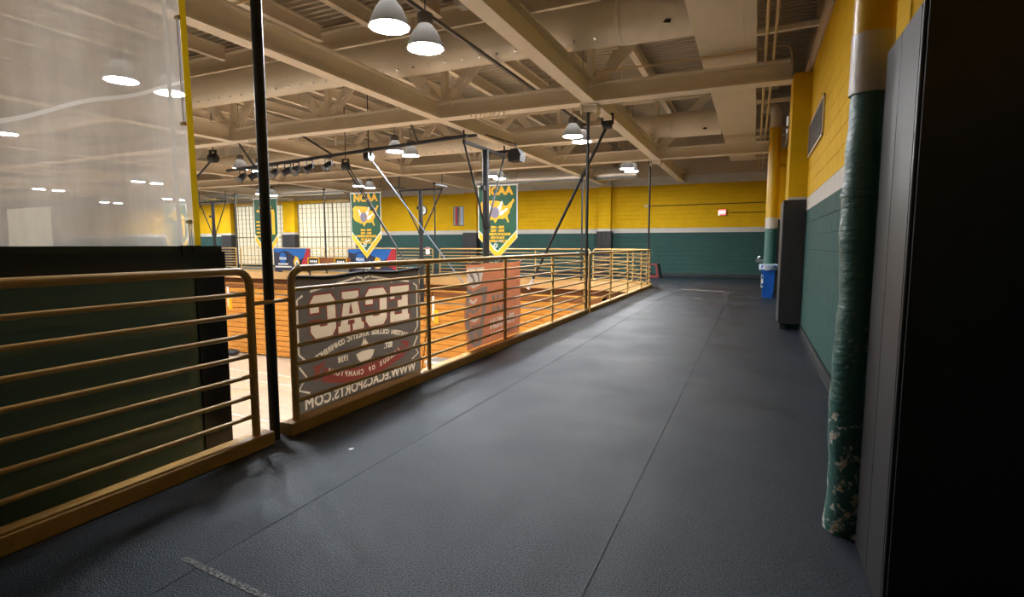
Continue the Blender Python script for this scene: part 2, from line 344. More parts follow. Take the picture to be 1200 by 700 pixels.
def flat(curve, place, name, m, parent):
    tmp = bpy.data.objects.new('tmp', curve); COL.objects.link(tmp)
    me = bpy.data.meshes.new_from_object(tmp); bpy.data.objects.remove(tmp); bpy.data.curves.remove(curve)
    for v in me.vertices: v.co = place(v.co.x, v.co.y)
    me.materials.clear(); me.materials.append(m)
    for p in me.polygons: p.material_index = 0
    me.name = name; return link(name, me, parent)
def text(s, size, place, name, m, parent, bold=0.0, width=1.0, space=1.0):
    c = bpy.data.curves.new('t', 'FONT'); c.body = s; c.size = size; c.align_x = 'CENTER'; c.align_y = 'CENTER'
    c.offset = bold; c.space_character = space; c.resolution_u = 3
    return flat(c, (lambda x, y: place(x * width, y)), name, m, parent)
def shape(polys, place, name, m, parent, offset=0.0):
    c = bpy.data.curves.new('s', 'CURVE'); c.dimensions = '2D'; c.fill_mode = 'BOTH'; c.offset = offset
    for poly in polys:
        sp = c.splines.new('POLY'); sp.points.add(len(poly) - 1); sp.use_cyclic_u = True
        for p, q in zip(sp.points, poly): p.co = (q[0], q[1], 0, 1)
    return flat(c, place, name, m, parent)
def stroke(path, w):
    """polygon of a stroke along path"""
    L = []; R = []
    for i, p in enumerate(path):
        a = Vector(path[max(i - 1, 0)]); b = Vector(path[min(i + 1, len(path) - 1)]); d = (b - a).normalized(); n = Vector((-d.y, d.x)) * w / 2
        L.append((p[0] + n.x, p[1] + n.y)); R.append((p[0] - n.x, p[1] - n.y))
    return L + R[::-1]

RX = -3.10            # railing line beside the walkway
WX = 0.735            # right wall face
YB = 25.0             # far wall face
ZC = -4.10            # court floor
T1, T2, ZT = 10.5, 18.1, 4.13
AC, AR = (-5.7, 17.9), 2.6    # rounded corner of the gallery opening

# ------------------------------------------------------------------ setting: floors
arc = [(AC[0] + AR * math.sin(a), AC[1] + AR * math.cos(a)) for a in [PI / 2 * i / 14 for i in range(15)]]
def slab_poly(off):
    a = [(AC[0] + (AR - off) * math.sin(t), AC[1] + (AR - off) * math.cos(t)) for t in [PI / 2 * i / 14 for i in range(15)]]
    return [(-62, YB + .1), (-62, AC[1] + AR - off), *a, (RX - off, -8), (1.2, -8), (1.2, 2.4), (WX + .1, 2.4), (WX + .1, YB + .1)]
fl = struct('floor', MB().prism([(x, y, -0.33) for x, y in slab_poly(.10)], (0, 0, 0.324)), M['rubber'])
for x0, x1, y1 in ((-3.04, -2.158, 17.9), (-2.154, -0.572, 25.0), (-0.568, WX, 25.0)):
    MB().box((x0, -8, -.0055), (x1, y1, 0)).build('rubber_sheet', M['rubber'], fl)
def strip(p, q, w, m, name='tape_strip', z=0.0, par=None):
    p, q = Vector((*p, z + .0012)), Vector((*q, z + .0012)); return MB().beam(p, q, w, 0.0016).build(name, m, par or fl)
strip((-2.28, 1.49), (-1.62, 1.435), .030, M['tape'])
strip((-2.02, 17.72), (-0.74, 17.31), .07, M['tapeyel'])
strip((-2.12, 20.2), (-1.70, 20.75), .06, M['tape'])
strip((-0.70, 14.2), (-0.62, 15.6), .035, M['tape'])
strip((-1.40, 14.75), (-1.25, 14.78), .09, M['tapeyel'])
strip((-0.72, 16.2), (-0.66, 17.1), .05, M['tape'])
strip((-1.30, 21.0), (-1.12, 21.1), .05, M['tape'])
# slab edge facing the opening
fa = MB(); k = 0.105
out = [(AC[0] + (AR - k) * math.sin(t), AC[1] + (AR - k) * math.cos(t)) for t in [PI / 2 * i / 14 for i in range(15)]]
pts = [(-62, AC[1] + AR - k)] + out + [(RX - k, -8)]
vs = []
for i, (x, y) in enumerate(pts):
    for dz in (-0.36, 0.0): vs.append((x, y, dz))
fa.add(vs, [(2 * i, 2 * i + 2, 2 * i + 3, 2 * i + 1) for i in range(len(pts) - 1)])
struct('trim_1', fa, M['fascia'])
court = struct('floor', MB().box((-62, -8, ZC - .1), (WX + .1, YB, ZC)), M['court'])
for p, q, m, w in [((-30, 16.4), (-10, 16.4), 'line', .05), ((-30, 15.35), (-8, 15.35), 'line', .05), ((-30, 14.2), (-8, 14.2), 'lineblk', .03),
                   ((-20, 11.9), (-8, 11.9), 'line', .05), ((-17.5, 8), (-17.5, 16.4), 'lineyel', .05), ((-12.2, 6), (-12.2, 16.4), 'line', .05), ((-24, 10), (-10, 10), 'line', .05)]:
    strip(p, q, w, M[m], 'court_line', ZC, court)

# ------------------------------------------------------------------ setting: walls
wr = struct('wall_right', MB().box((WX + .010, 2.33, -.3), (WX + .25, YB + .2, 4.18)).box((1.12, -8, -.3), (1.3, 2.33, 4.18)), M['wall_r'])
bl = MB(); H = .2032; L = .4064; g = .0008; c = .003     # one painted block: front face proud of the joint, chamfered rim
def block_mesh(h, l):
    b = MB(); x1, x0 = 0.0045, 0.0
    o = [(x1, g, g), (x1, l - g, g), (x1, l - g, h - g), (x1, g, h - g)]; i = [(x0, g + c, g + c), (x0, l - g - c, g + c), (x0, l - g - c, h - g - c), (x0, g + c, h - g - c)]
    b.add(o + i, [(4, 5, 6, 7)] + [(j, (j + 1) % 4, 4 + (j + 1) % 4, 4 + j) for j in range(4)]); return b.mesh('block', M['block'])
BM = block_mesh(H, L); BMH = block_mesh(H, L / 2)
for r in range(21):
    z = 1.94 + H * (r - 9)
    y = 4.2 if r % 2 else 4.2 + L / 2
    while y < 9.9:
        half = y + L > 10.35
        link('block', BMH if half else BM, wr, (WX + .003, y, z)); y += L
struct('wall_upper_right', MB().box((WX + .33, -8, 4.18), (WX + .5, YB + .2, 6.9)), M['plain'])
struct('trim_2', MB().box((WX - .02, 2.33, 4.18), (WX + .33, YB, 4.52)), M['plain'])
struct('baseboard_right', MB().box((WX - .014, 2.9, 0), (WX + .01, 24.99, .105)).box((WX - .03, 2.9, 0), (WX, 24.99, .018)), M['rubberbase'])
wb = struct('wall_back', MB().box((-62, YB, -4.2), (WX + .25, YB + .25, 6.9)), M['wall_b'])
struct('baseboard_back', MB().box((-20.9, YB - .02, 0), (WX - .03, YB, .13)), M['rubberbase'])
struct('wall_left', MB().box((-62.2, -8, -4.2), (-62, YB, 6.9)), M['wall_r'])
struct('wall_light_block', MB().box((RX - .1, -1.5, 0), (1.12, -1.3, 6.6)), M['wall_b'])  # unseen wall added to block light from behind the camera
struct('wall_front', MB().box((-62, -8.25, -4.2), (WX + .25, -8, 6.9)), M['wall_b'])
struct('wall_under_walkway', MB().box((RX - .3, -8, ZC), (RX - .2, 18.6, -.36)), M['plain'])
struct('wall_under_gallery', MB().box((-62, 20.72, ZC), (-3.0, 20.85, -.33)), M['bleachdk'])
# corrugated roof deck
dk = MB(); prof = []; y = -8.0; p = 0.2
while y < YB + .2:
    prof += [(y, 6.62), (y + .07, 6.62), (y + .09, 6.73), (y + .18, 6.73)]; y += p
vs = [(x, a, b) for (a, b) in prof for x in (-62, WX + .6)]
dk.add(vs, [(2 * i, 2 * i + 1, 2 * i + 3, 2 * i + 2) for i in range(len(prof) - 1)])
struct('ceiling', dk, M['deck'])

# translucent windows in the far wall
def window(nm, x0, x1, z0, z1, nx, nz, heavy=()):
    pn = MB().box((x0, YB - .03, z0), (x1, YB - .005, z1)); o = struct(nm, pn, M['glow'])
    gr = MB()
    for i in range(nx + 1):
        x = x0 + (x1 - x0) * i / nx; w = .09 if i in (0, nx) or i in heavy else .022; gr.box((x - w / 2, YB - .055, z0), (x + w / 2, YB - .03, z1))
    for j in range(nz + 1):
        z = z0 + (z1 - z0) * j / nz; w = .08 if j in (0, nz, nz // 2) else .022; gr.box((x0, YB - .052, z - w / 2), (x1, YB - .03, z + w / 2))
    gr.build('window_grid', M['mullion'], o)
window('window_1', -25.4, -21.05, .15, 3.86, 13, 13, heavy=(8,))
window('window_2', -30.9, -26.55, .15, 3.86, 13, 13, heavy=(8,))
window('window_3', -58.6, -51.9, .15, 4.5, 18, 13, heavy=(6, 12))
lin = struct('trim_3', MB().box((-31.9, YB - .09, 3.86), (-21.0, YB, 4.05)), M['pipeyellow'])

# pilasters with padded bases along the far wall
def pilaster(nm, x0, x1, label):
    o = struct(nm, MB().box((x0, YB - .32, -.0), (x1, YB, 6.5)), M['wall_b'])
    t = thing('wall_pad', label, 'pad', ((x0 + x1) / 2, YB - .35, .05), 'black pads around the far pilasters')
    w = x1 - x0 + .1
    for k in range(3): MB().box((x0 - .05 + w * k / 3 + .004, YB - .39, .05), (x0 - .05 + w * (k + 1) / 3 - .004, YB - .33, 2.02)).build('pad_panel', M['pad'], t)
    for xx in (x0 - .055, x1 + .005): MB().box((xx, YB - .38, .05), (xx + .05, YB - .01, 2.02)).build('pad_side', M['pad'], t)
for i, (x0, x1, lb) in enumerate([(-6.66, -6.08, 'black pad on the pilaster between the third and fourth hanger rods'), (-13.75, -13.05, 'black pad on the pilaster behind the bowling banner nearest the walkway'),
                           (-26.4, -25.45, 'black pad on the yellow pier between the two glowing windows'), (-31.75, -30.95, 'black pad on the pier left of the glowing windows')]):
    pilaster('trim_%d' % (i + 4), x0, x1, lb)

# ------------------------------------------------------------------ columns with pads along the right wall
def column(nm, y0, y1, x0, top=4.13): return struct(nm, MB().box((x0, y0, 0), (WX + .05, y1, top)), M['column'])
column('trim_8', 9.98, 10.75, .47); column('trim_9', 17.5, 18.3, .47); column('trim_10', 2.34, 2.86, .56, 5.0)
def pad(label, x, y0, y1, top, z0):
    t = thing('column_pad', label, 'pad', (x + .03, (y0 + y1) / 2, z0))
    h = (y0 + y1) / 2 + .01
    for a, b in ((y0, h - .003), (h + .003, y1)):
        MB().box((x, a, z0), (x + .055, b, top)).build('side_panel', M['pad'], t)
    MB().box((x + .012, y0 - .045, z0), (1.115 if y0 < 3 else WX - .005, y0 - .002, top)).build('front_panel', M['pad'], t)  # near panel reaches past the wall face, black in place of shaded wall
    e = MB().tube([(x + .008, y0 - .02, z0), (x + .008, y0 - .02, top)], .010, 6); e.build('corner_piping', M['padseam'], t)
    MB().box((x + .03, y0 - .01, 0), (x + .12, y1, z0)).build('base_block', M['rubberbase'], t)
    return t
pad('tall black two panel pad on the column at the right edge of the picture', .49, 2.33, 2.86, 2.22, .004)
pad('black pad on the second column beyond the green block wall', .405, 9.93, 10.85, 2.12, .10)
pad('black pad on the third column behind the recycling bin', .405, 17.45, 18.4, 2.12, .05)

# near insulated pipe
def wall_pipe(label, x, y, r, z_el, zlo, zhi, top, curl=False):
    t = thing('wall_pipe', label, 'pipe', (x, y, 0))
    n = 60 if curl else 6; rnd = random.Random(3)
    zs = [zlo * i / n for i in range(n + 1)]
    rr = [r * (1 + (.05 * math.sin(z * 23) * math.sin(z * 9 + 1) if curl else 0) + (0.05 if z < .06 else 0)) for z in zs]
    MB().tube([(x + (.006 * math.sin(z * 7) if curl else 0), y, z) for z in zs], rr, 20).build('lower_jacket', M['pipegreen'], t)
    MB().tube([(x, y, zlo), (x, y, zhi)], r * 1.02, 20).build('white_jacket', M['pipewhite'], t)
    MB().tube([(x, y, zhi), (x, y, z_el)] + top, r * 1.01, 20).build('upper_jacket', M['pipeyellow'], t)
    return t
wp = wall_pipe('chipped green, white and yellow insulated pipe beside the near black pad', .452, 2.98, .082, 6.4, 2.08, 2.34, [], True)
MB().tube([(.452, 2.98, 1.62), (.452, 2.98, 1.64)], .093, 20).build('jacket_band', M['pipegreen'], wp)
MB().tube([(.452, 2.98, .62), (.452, 2.98, .635)], .088, 20).build('jacket_band', M['pipegreen'], wp)
MB().tube([(.49, 2.885, .012), (.515, 2.85, .03)], .022, 8).build('torn_stub', M['dark'], wp)
p2 = wall_pipe('yellow, white and green pipe rising above the recycling bin', .405, 16.6, .155, 4.55, 1.84, 2.14, [])
MB().tube([(.405, 16.6, 4.55), (.405, 16.6, 4.9), (.34, 16.6, 5.05), (.20, 16.6, 5.12), (.02, 16.6, 5.12)], .15, 14).build('elbow', M['duct'], p2)
MB().tube([(.405, 16.6, 3.55), (.70, 16.6, 3.55)], .05, 10).build('side_branch', M['pipeyellow'], p2)
MB().tube([(.405, 16.6, 3.6), (.405, 16.6, 3.66)], .166, 16).build('joint_collar', M['pipeyellow'], p2)

# ------------------------------------------------------------------ roof steel
BX = [-3.02, -6.45, -12.85, -19.2, -25.6, -32.0]
JX = [-3.02 - 3.3 * k + (0 if k else 0) for k in range(11)]
def truss(y, label, x_end=.47):
    t = thing('roof_truss', label, 'truss', (-18, y, ZT))
    x0, x1 = -45, x_end
    MB().ibeam((x0, y, ZT + .17), (x1, y, ZT + .17), .32, .34, .03).build('bottom_chord', M['steel'], t)
    MB().ibeam((x0, y, 6.2), (x1, y, 6.2), .32, .46, .03).build('top_chord', M['steel'], t)
    joints = [-3.02 - 3.28 * k for k in range(12)] + [0.26]
    for x in joints[:-1]: MB().beam((x, y, ZT + .30), (x, y, 6.02), .12, .14, (0, 1, 0)).build('vertical', M['steel'], t)
    for x in joints[:-1]:
        for sgn in (-1, 1):
            a, b = Vector((x + sgn * .12, y - .05, ZT + .32)), Vector((x + sgn * 1.56, y - .05, 6.0))
            if x + sgn * 1.6 > WX: continue
            MB().beam(a, b, .06, .25, (0, 0, 1)).build('diagonal', M['steel'], t)
        if x > -24:
            gp = MB()
            for sgn in (-1, 1):
                gp.prism([(x + sgn * .06, y - .095, ZT + .28), (x + sgn * .20, y - .095, ZT + .28), (x + sgn * .62, y - .095, ZT + .82), (x + sgn * .46, y - .095, ZT + .92)], (0, .02, 0))
                for k in range(3):
                    for e in (-.045, .045):
                        cx, cz = x + sgn * (.22 + .13 * k + e), ZT + .42 + .17 * k - e * .7
                        gp.tube([(cx, y - .095, cz), (cx, y - .125, cz)], .022, 6)
            gp.build('gusset_plate', M['steel'], t)
    bo = MB()
    for k in range(2):
        for xc in (-5.6, -12.2, -18.6):
            for i in range(8):
                bo.tube([(xc + .11 * i, y - .10 + .2 * k, ZT - .002), (xc + .11 * i, y - .10 + .2 * k, ZT - .03)], .020, 6)
                bo.tube([(xc + .11 * i, y - .10 + .2 * k, 5.972), (xc + .11 * i, y - .10 + .2 * k, 5.94)], .022, 6)
    b = bo.build('bolt_heads', M['steel'], t); b['kind'] = 'stuff'
    return t
truss(T1, 'near beige steel roof truss whose end rests on the second column')
truss(T2, 'farther beige steel roof truss crossing above the hanging pennants')
truss(2.75, 'beige steel truss directly over the camera end of the walkway', .3)
names = ['over the walkway railing', 'one bay out from the railing line', 'second bay out over the court', 'third bay out over the court', 'fourth bay out over the court', 'fifth bay out over the court']
bays = [('nearest bay', 2.95, T1 - .17), ('middle bay', T1 + .17, T2 - .17), ('far bay', T2 + .17, YB - .02)]
for i, x in enumerate(BX):
    for j, (bn, y0, y1) in enumerate(bays):
        if i == 0 and j == 2: y1 = 19.0 if False else YB - .02
        o = MB().ibeam((x, y0, ZT + .2), (x, y1, ZT + .2), .24, .40, .03).build('ceiling_beam', M['steel'])
        tag(o, 'beige I-beam %s in the %s' % (names[i], bn), 'beam', 'lower steel beams along the hall')
ords = ['first', 'second', 'third', 'fourth', 'fifth', 'sixth', 'seventh', 'eighth', 'ninth', 'tenth', 'eleventh', 'twelfth', 'thirteenth', 'fourteenth']
for i in range(14):
    x = -1.38 - 1.64 * i
    for j, (bn, y0, y1) in enumerate(bays):
        o = MB().ibeam((x, y0, 6.36), (x, y1, 6.36), .16, .34, .02).build('roof_purlin', M['steel'])
        tag(o, '%s slim purlin from the right wall under the deck of the %s' % (ords[i], bn), 'purlin', 'purlins under the roof deck')
o = MB().ibeam((-6.3, 14.2, ZT + .2), (-3.14, 14.2, ZT + .2), .22, .36, .025).build('cross_beam', M['steel'])
tag(o, 'short beige cross beam between the walkway beam and the next one, beyond the near truss', 'beam')

o = MB().tube([(-22, 8.0, 6.15), (-1.2, 8.0, 6.15)], .022, 8)
for k in range(8): o.tube([(-3.5 - 2.4 * k, 8.0, 6.15), (-3.5 - 2.4 * k, 8.0, 6.61)], .010, 6)
tag(o.build('sprinkler_pipe', M['conduit']), 'thin pale pipe hung under the roof deck before the near truss', 'pipe')
# brackets and hanger rods
def bracket(x, y, label):
    t = thing('hanger_bracket', label, 'bracket', (x, y, ZT - .1))
    MB().box((x - .17, y - .13, ZT - .02), (x + .17, y + .13, ZT)).build('plate', M['steel'], t)
    for s in (-1, 1): MB().prism([(x + s * .17, y - .13, ZT), (x + s * .17, y - .13, ZT - .15), (x + s * .14, y - .13, ZT - .2), (x + s * .14, y - .13, ZT)], (0, .26, 0)).build('cheek', M['steel'], t)
    MB().box((x - .14, y - .03, ZT - .12), (x + .14, y + .03, ZT - .02)).build('pin_block', M['steel'], t)
def rod(x, y, r, label, zlo=-.30, ztop=ZT - .02):
    t = thing('hanger_rod', label, 'rod', (x, y, zlo))
    MB().tube([(x, y, zlo), (x, y, ztop)], r, 12).build('rod', M['black'], t)
    if r < .035: MB().tube([(x, y, 1.36), (x, y, 1.46)], r * 1.25, 10).build('coupler', M['black'], t)
    MB().box((x - .05, y - .05, ztop - .08), (x + .05, y + .05, ztop)).build('clevis', M['black'], t)
rod(-3.125, 2.77, .036, 'thick black hanger rod standing in the near gap of the railing', ztop=6.0)
rod(-3.125, 10.71, .030, 'black hanger rod at the second gap of the railing')
rod(-3.20, 18.22, .030, 'black hanger rod at the rounded railing corner')
bracket(-3.05, T1 + .1, 'beige hanger bracket under the near truss above the railing'); bracket(-3.03, T2 + .1, 'beige hanger bracket under the farther truss above the railing corner')
for x, lb in ((-6.16, 'thin black hanger rod on the far railing left of the corner'), (-12.85, 'thin black hanger rod on the far railing beside the goal mast'),
              (-19.1, 'thin black hanger rod before the right glowing window'), (-25.2, 'thin black hanger rod before the left glowing window')):
    rod(x, 20.44, .032, lb)

# ------------------------------------------------------------------ ducts
def round_duct(y, z, r, x0, x1, label, wrap=None, tap=()):
    t = thing('round_duct', label, 'duct', ((x0 + x1) / 2, y, z - r))
    n = max(4, int((x1 - x0) / 3)); L = (x1 - x0) / n
    for k in range(n): MB().tube([(x0 + L * k + .004, y, z), (x0 + L * (k + 1) - .004, y, z)], r, 32, cap=False).build('duct_section', M['duct'], t)
    for k in range(n + 1): MB().tube([(x0 + L * k - .02, y, z), (x0 + L * k + .02, y, z)], r * 1.02, 32, cap=False).build('joint_band', M['duct'], t)
    if wrap: 
        MB().tube([(wrap[0], y, z), (wrap[0] + .05, y, z), (wrap[1], y, z)], [r * 1.02, r * 1.10, r * 1.10], 32).build('insulated_end', M['duct_wrap'], t)
        MB().tube([(wrap[0] - .06, y, z), (wrap[0] - .02, y, z), (wrap[0] + .02, y, z)], [r * 1.03, r * 1.08, r * 1.08], 32).build('end_collar', M['duct_wrap'], t)
    no = MB(); x = x0 + .4
    while x < x1 - .3:
        a = -2.2; cy, cz = y + r * math.cos(a), z + r * math.sin(a)
        no.tube([(x, cy, cz), (x, y + (r + .018) * math.cos(a), z + (r + .018) * math.sin(a))], .025, 8); x += .36
    b = no.build('air_nozzles', M['duct_bright'], t); b['kind'] = 'stuff'
    for x in tap: MB().beam((x, y - r * .8, z - r * .6), (x + .12, y - r * .98, z - r * .72), .03, .05).build('slot_damper', M['dark'], t)
    for k in range(n):
        x = x0 + L * (k + .5); MB().tube([(x, y, z + r), (x, y, 6.6)], .012, 6).build('hanger_strap', M['steel'], t)
    return t
round_duct(9.3, 5.10, .35, -44, -2.1, 'large beige round duct running in front of the near truss', (-2.15, -.98), (-1.45,))
round_duct(16.95, 4.93, .33, -44, -2.3, 'beige round duct running in front of the farther truss', (-2.35, -1.0), (-1.5,))
t = thing('round_duct', 'shiny pale round duct high along the far wall', 'duct', (-20, 23.2, 4.1))
for x0, x1 in ((-31, -20.2), (-12.4, -4.6)):
    MB().tube([(x0, 23.2, 4.45), (x0 + .25, 23.2, 4.45), (x1, 23.2, 4.45)], [.20, .3, .3], 20).build('duct_section', M['duct_bright'], t)
    for k in range(3): MB().tube([(x0 + 1 + 3 * k, 23.2, 4.7), (x0 + 1 + 3 * k, 23.2, 6.65)], .012, 6).build('hanger_strap', M['steel'], t)
t = thing('main_duct', 'broad beige rectangular duct running down the right side of the ceiling', 'duct', (-.55, 10, 4.68))
for k, (y0, y1) in enumerate(((-1.28, 2.745), (2.755, 10.495), (10.505, 18.095), (18.105, 23.5))):
    MB().box((-1.0, y0, 4.70), (-.10, y1, 5.65)).build('duct_section', M['duct'], t)
    MB().box((-.30, y0, 4.692), (-.285, y1, 4.70)).build('seam', M['steel'], t)

# conduits over the right side
t = thing('conduit_pair', 'two thin cream conduits running along the ceiling by the right wall', 'conduit', (.1, 12, 4.5))
for x in (.045, .165): MB().tube([(x, -1.28, 4.5), (x, YB, 4.5)], .022, 8).build('pipe', M['conduit'], t)
for y in (3.4, 6.2, 9.15, 13.5, 16.7, 17.75, 22): 
    MB().beam((-.10, y, 4.545), (WX - .02, y, 4.56), .07, .07).build('strut', M['steel'], t)
o = MB().tube([(-2.9, T1 - .28, 4.62), (-1.2, T1 - .28, 4.62), (.30, T1 - .28, 4.66), (.40, T1 - .28, 4.62), (.44, T1 - .28, 4.5), (.44, T1 - .28, 4.36)], .018, 8).build('pipe', M['conduit'])
o.name = 'gas_pipe'; tag(o, 'thin beige pipe along the near truss ending in a bend above the second column', 'pipe')

# ------------------------------------------------------------------ lamps
def make_lamp(loc, label):
    x, y, z = loc
    t = thing('pendant_lamp', label, 'lamp', loc, 'dome pendant lamps over the hall')
    MB().lathe([(.255, 0), (.25, .03), (.215, .13), (.16, .24), (.10, .31), (.095, .33)], loc, 28).build('shade', M['shade'], t)
    MB().lathe([(.001, .002), (.235, .002), (.235, .006), (.001, .008)], loc, 28).build('lens', M['lens'], t)
    MB().lathe([(.001, .010), (.252, .010), (.248, .025), (.001, .04)], loc, 28).build('reflector', M['white'], t)
    MB().sphere((x, y, z + .2), .075, 12, 6).build('bulb', M['bulb'], t)
    h = MB().lathe([(.001, .32), (.10, .32), (.11, .34), (.11, .46), (.06, .49), (.001, .49)], loc, 16).build('ballast_housing', M['grey'], t)
    MB().tube([(x, y, z + .49), (x, y, 6.75)], .009, 6).build('stem', M['grey'], t)
    return t
rowname = {-4.3: 'row nearest the walkway', -9.75: 'second row from the walkway', -17.0: 'third row from the walkway', -24.5: 'fourth row from the walkway', -32.2: 'fifth row from the walkway', -38.4: 'sixth row from the walkway'}
lamp0 = None
ZL = 4.12
pairs = [(5.84, 6.66, 'near'), (13.38, 14.18, 'middle'), (19.75, 20.55, 'far')]
for x in rowname:
    for (a, b, pn) in pairs:
        if x == -17.0: a, b = a + .7, b + .7
        if x < -20: a, b = a + 1.7, b + 1.7
        for y, w in ((a, 'nearer'), (b, 'farther')):
            lb = '%s dome lamp of the %s pair in the %s' % (w, pn, rowname[x])
            if lamp0 is None: lamp0 = make_lamp((x, y, ZL), lb)
            else: copy_tree(lamp0, (x, y, ZL), lb)
t = thing('lamp_channel', 'thin dark support channel running above the lamp row nearest the walkway', 'channel', (-4.42, 12, 4.66))
MB().beam((-4.42, 3.0, 4.69), (-4.42, 22.5, 4.69), .05, .05).build('channel', M['grey'], t)
for y in (4.5, 12, 20): MB().tube([(-4.42, y, 4.7), (-4.42, y, 6.75)], .008, 6).build('hanger', M['grey'], t)

# ------------------------------------------------------------------ railings
def railing(path, posts, label, closed_ends=(True, True), panel=None):
    """path: xy points along the line; posts: distances along it"""
    P = [Vector((x, y)) for x, y in path]; seg = [0]
    for i in range(1, len(P)): seg.append(seg[-1] + (P[i] - P[i - 1]).length)
    tot = seg[-1]
    def at(d):
        d = max(0, min(tot, d))
        for i in range(1, len(P)):
            if d <= seg[i] + 1e-6:
                return P[i - 1].lerp(P[i], (d - seg[i - 1]) / max(1e-6, seg[i] - seg[i - 1]))
        return P[-1]
    def line(d0, d1, z):
        ds = sorted({d0, d1} | {s for s in seg if d0 < s < d1}); return [(*at(d), z) for d in ds]
    t = thing('railing', label, 'railing', (*at(tot / 2), 0), 'tan pipe railings around the gallery opening')
    R = .10; top = []
    if closed_ends[0]: top += [(*at(0), .09), (*at(0), 1.225 - R)] + [(*at(R - R * math.cos(a)), 1.225 - R + R * math.sin(a)) for a in (PI / 8, PI / 4, 3 * PI / 8)]
    top += line(R if closed_ends[0] else 0, tot - R if closed_ends[1] else tot, 1.225)
    if closed_ends[1]: top += [(*at(tot - R + R * math.sin(a)), 1.225 - R + R * math.cos(a)) for a in (PI / 8, PI / 4, 3 * PI / 8)] + [(*at(tot), 1.225 - R), (*at(tot), .09)]
    MB().tube(top, .027, 12).build('top_rail', M['rail'], t)
    for d in posts: MB().tube([(*at(d), .09), (*at(d), 1.21)], .023, 10).build('post', M['rail'], t)
    for k in range(7): MB().tube(line(.0 if closed_ends[0] else 0, tot, .225 + .141 * k), .0155, 8).build('bar', M['rail'], t)
    kb = MB(); ln = line(-.0, tot, 0); vs = []
    for i, q in enumerate(ln):
        a = Vector(ln[max(i - 1, 0)]); b = Vector(ln[min(i + 1, len(ln) - 1)]); d = (b - a).normalized(); n = Vector((d.y, -d.x, 0)); e = d * (.10 if i == len(ln) - 1 else -.10 if i == 0 else 0)
        c = Vector(q) + e
        for w, z in ((.062, .0), (.062, .083), (.055, .09), (-.055, .09), (-.062, .083), (-.062, .0)): vs.append(c + n * w + Vector((0, 0, z)))
    kb.add(vs, [(i * 6 + j, i * 6 + j + 1, i * 6 + 7 + j, i * 6 + 6 + j) for i in range(len(ln) - 1) for j in range(5)])
    kb.add(vs[:6], [tuple(range(6))]); kb.add(vs[-6:], [tuple(range(6))])
    kb.build('kerb', M['kerb'], t)
    return t
ra = railing([(RX, -1.25), (RX, 2.59)], [.4], 'nearest tan pipe railing standing before the dark glossy panel', )
MB().tube([(RX, 2.60, 1.0), (RX, 2.94, 1.0)], .015, 8).build('link_pipe', M['rail'], ra)
rb = railing([(RX, 2.95), (RX, 10.55)], [1.83, 3.75, 5.66], 'tan pipe railing carrying the two cloth banners')
corner = [(AC[0] + AR * math.sin(a), AC[1] + AR * math.cos(a)) for a in [PI / 2 - PI / 2 * i / 12 for i in range(13)]]
railing([(RX, 10.88)] + corner + [(-5.98, AC[1] + AR)][:0], [1.82, 3.73, 5.66, 7.0, 8.2, 9.3, 10.3], 'tan pipe railing that bends around the corner of the opening')
YR = AC[1] + AR
fars = [(-5.85, -12.66, 'far tan railing right of the goal mast'), (-13.02, -18.95, 'far tan railing with the right blue banner'), (-19.25, -25.05, 'far tan railing with the left blue banner'), (-25.4, -31.5, 'far tan railing at the left before the left window'), (-31.8, -38, 'far tan railing behind the curtain edge')]
for x0, x1, lb in fars:
    n = 3; railing([(x0, YR), (x1, YR)], [abs(x1 - x0) * k / 3 for k in (1, 2)], lb)

# ------------------------------------------------------------------ dark panel behind the near railing and the curtain over it
t = thing('divider_screen', 'glossy dark green black framed panel standing behind the nearest railing', 'panel', (-3.42, 0, -.36))
MB().box((-3.46, -2.0, -.36), (-3.415, 2.43, 1.24)).build('panel_face', M['board'], t)
MB().box((-3.47, -2.0, 1.24), (-3.385, 2.64, 1.355)).build('top_frame', M['boardframe'], t)
MB().box((-3.47, 2.43, -.36), (-3.40, 2.64, 1.24)).build('side_frame', M['boardframe'], t)
MB().box((-3.48, -2.0, 1.355), (-3.39, 2.62, 1.392)).build('cap_strip', M['boardcap'], t)
cl = MB().box((-3.40, 2.33, 1.335), (-3.375, 2.46, 1.395)); cl.tube([(-3.375, 2.41, 1.365), (-3.36, 2.41, 1.365)], .014, 8); cl.build('clamp', M['black'], t)
t = thing('divider_curtain', 'sheer milky curtain with a yellow edge hanging above the dark panel', 'curtain', (-3.45, 0, 1.39))
def cy(u, v):
    y = -2.4 + 4.86 * u; z = 1.385 + 4.6 * v
    return (-3.45 + .035 * math.sin(y * 2.6 + z * .5) * (0.3 + .7 * v) + .012 * math.sin(y * 9 - z * 1.3), y - .03 * v * u, z)
def sl(u):      # height of the pale tape that slopes across the film
    y = -2.4 + 4.86 * u; return max(1.3855, 1.995 + .45 * (y - 1.45) / 1.03 + .010 * math.sin(y * 11))
vz = lambda z: (z - 1.385) / 4.6
MB().grid(lambda u, v: cy(u, vz(1.385 + (sl(u) - 1.385) * v)), 120, 8).build('film', M['curtain'], t)
MB().grid(lambda u, v: cy(u, vz(sl(u) + .024 + (5.985 - sl(u) - .024) * v)), 120, 26).build('film', M['curtain'], t)
MB().grid(lambda u, v: cy(u, vz(sl(u) + .024 * v)), 120, 1).build('sloping_tape', M['web'], t)
MB().grid(lambda u, v: (cy(1, v)[0] + .004, cy(1, v)[1] - .01 + .045 * u, cy(1, v)[2]), 2, 30).build('yellow_hem', M['hem'], t)
MB().grid(lambda u, v: (cy(.978, v)[0] + .006, cy(.978, v)[1] + .028 * u - .01, cy(.978, v)[2]), 2, 30).build('webbing_strip', M['web'], t)
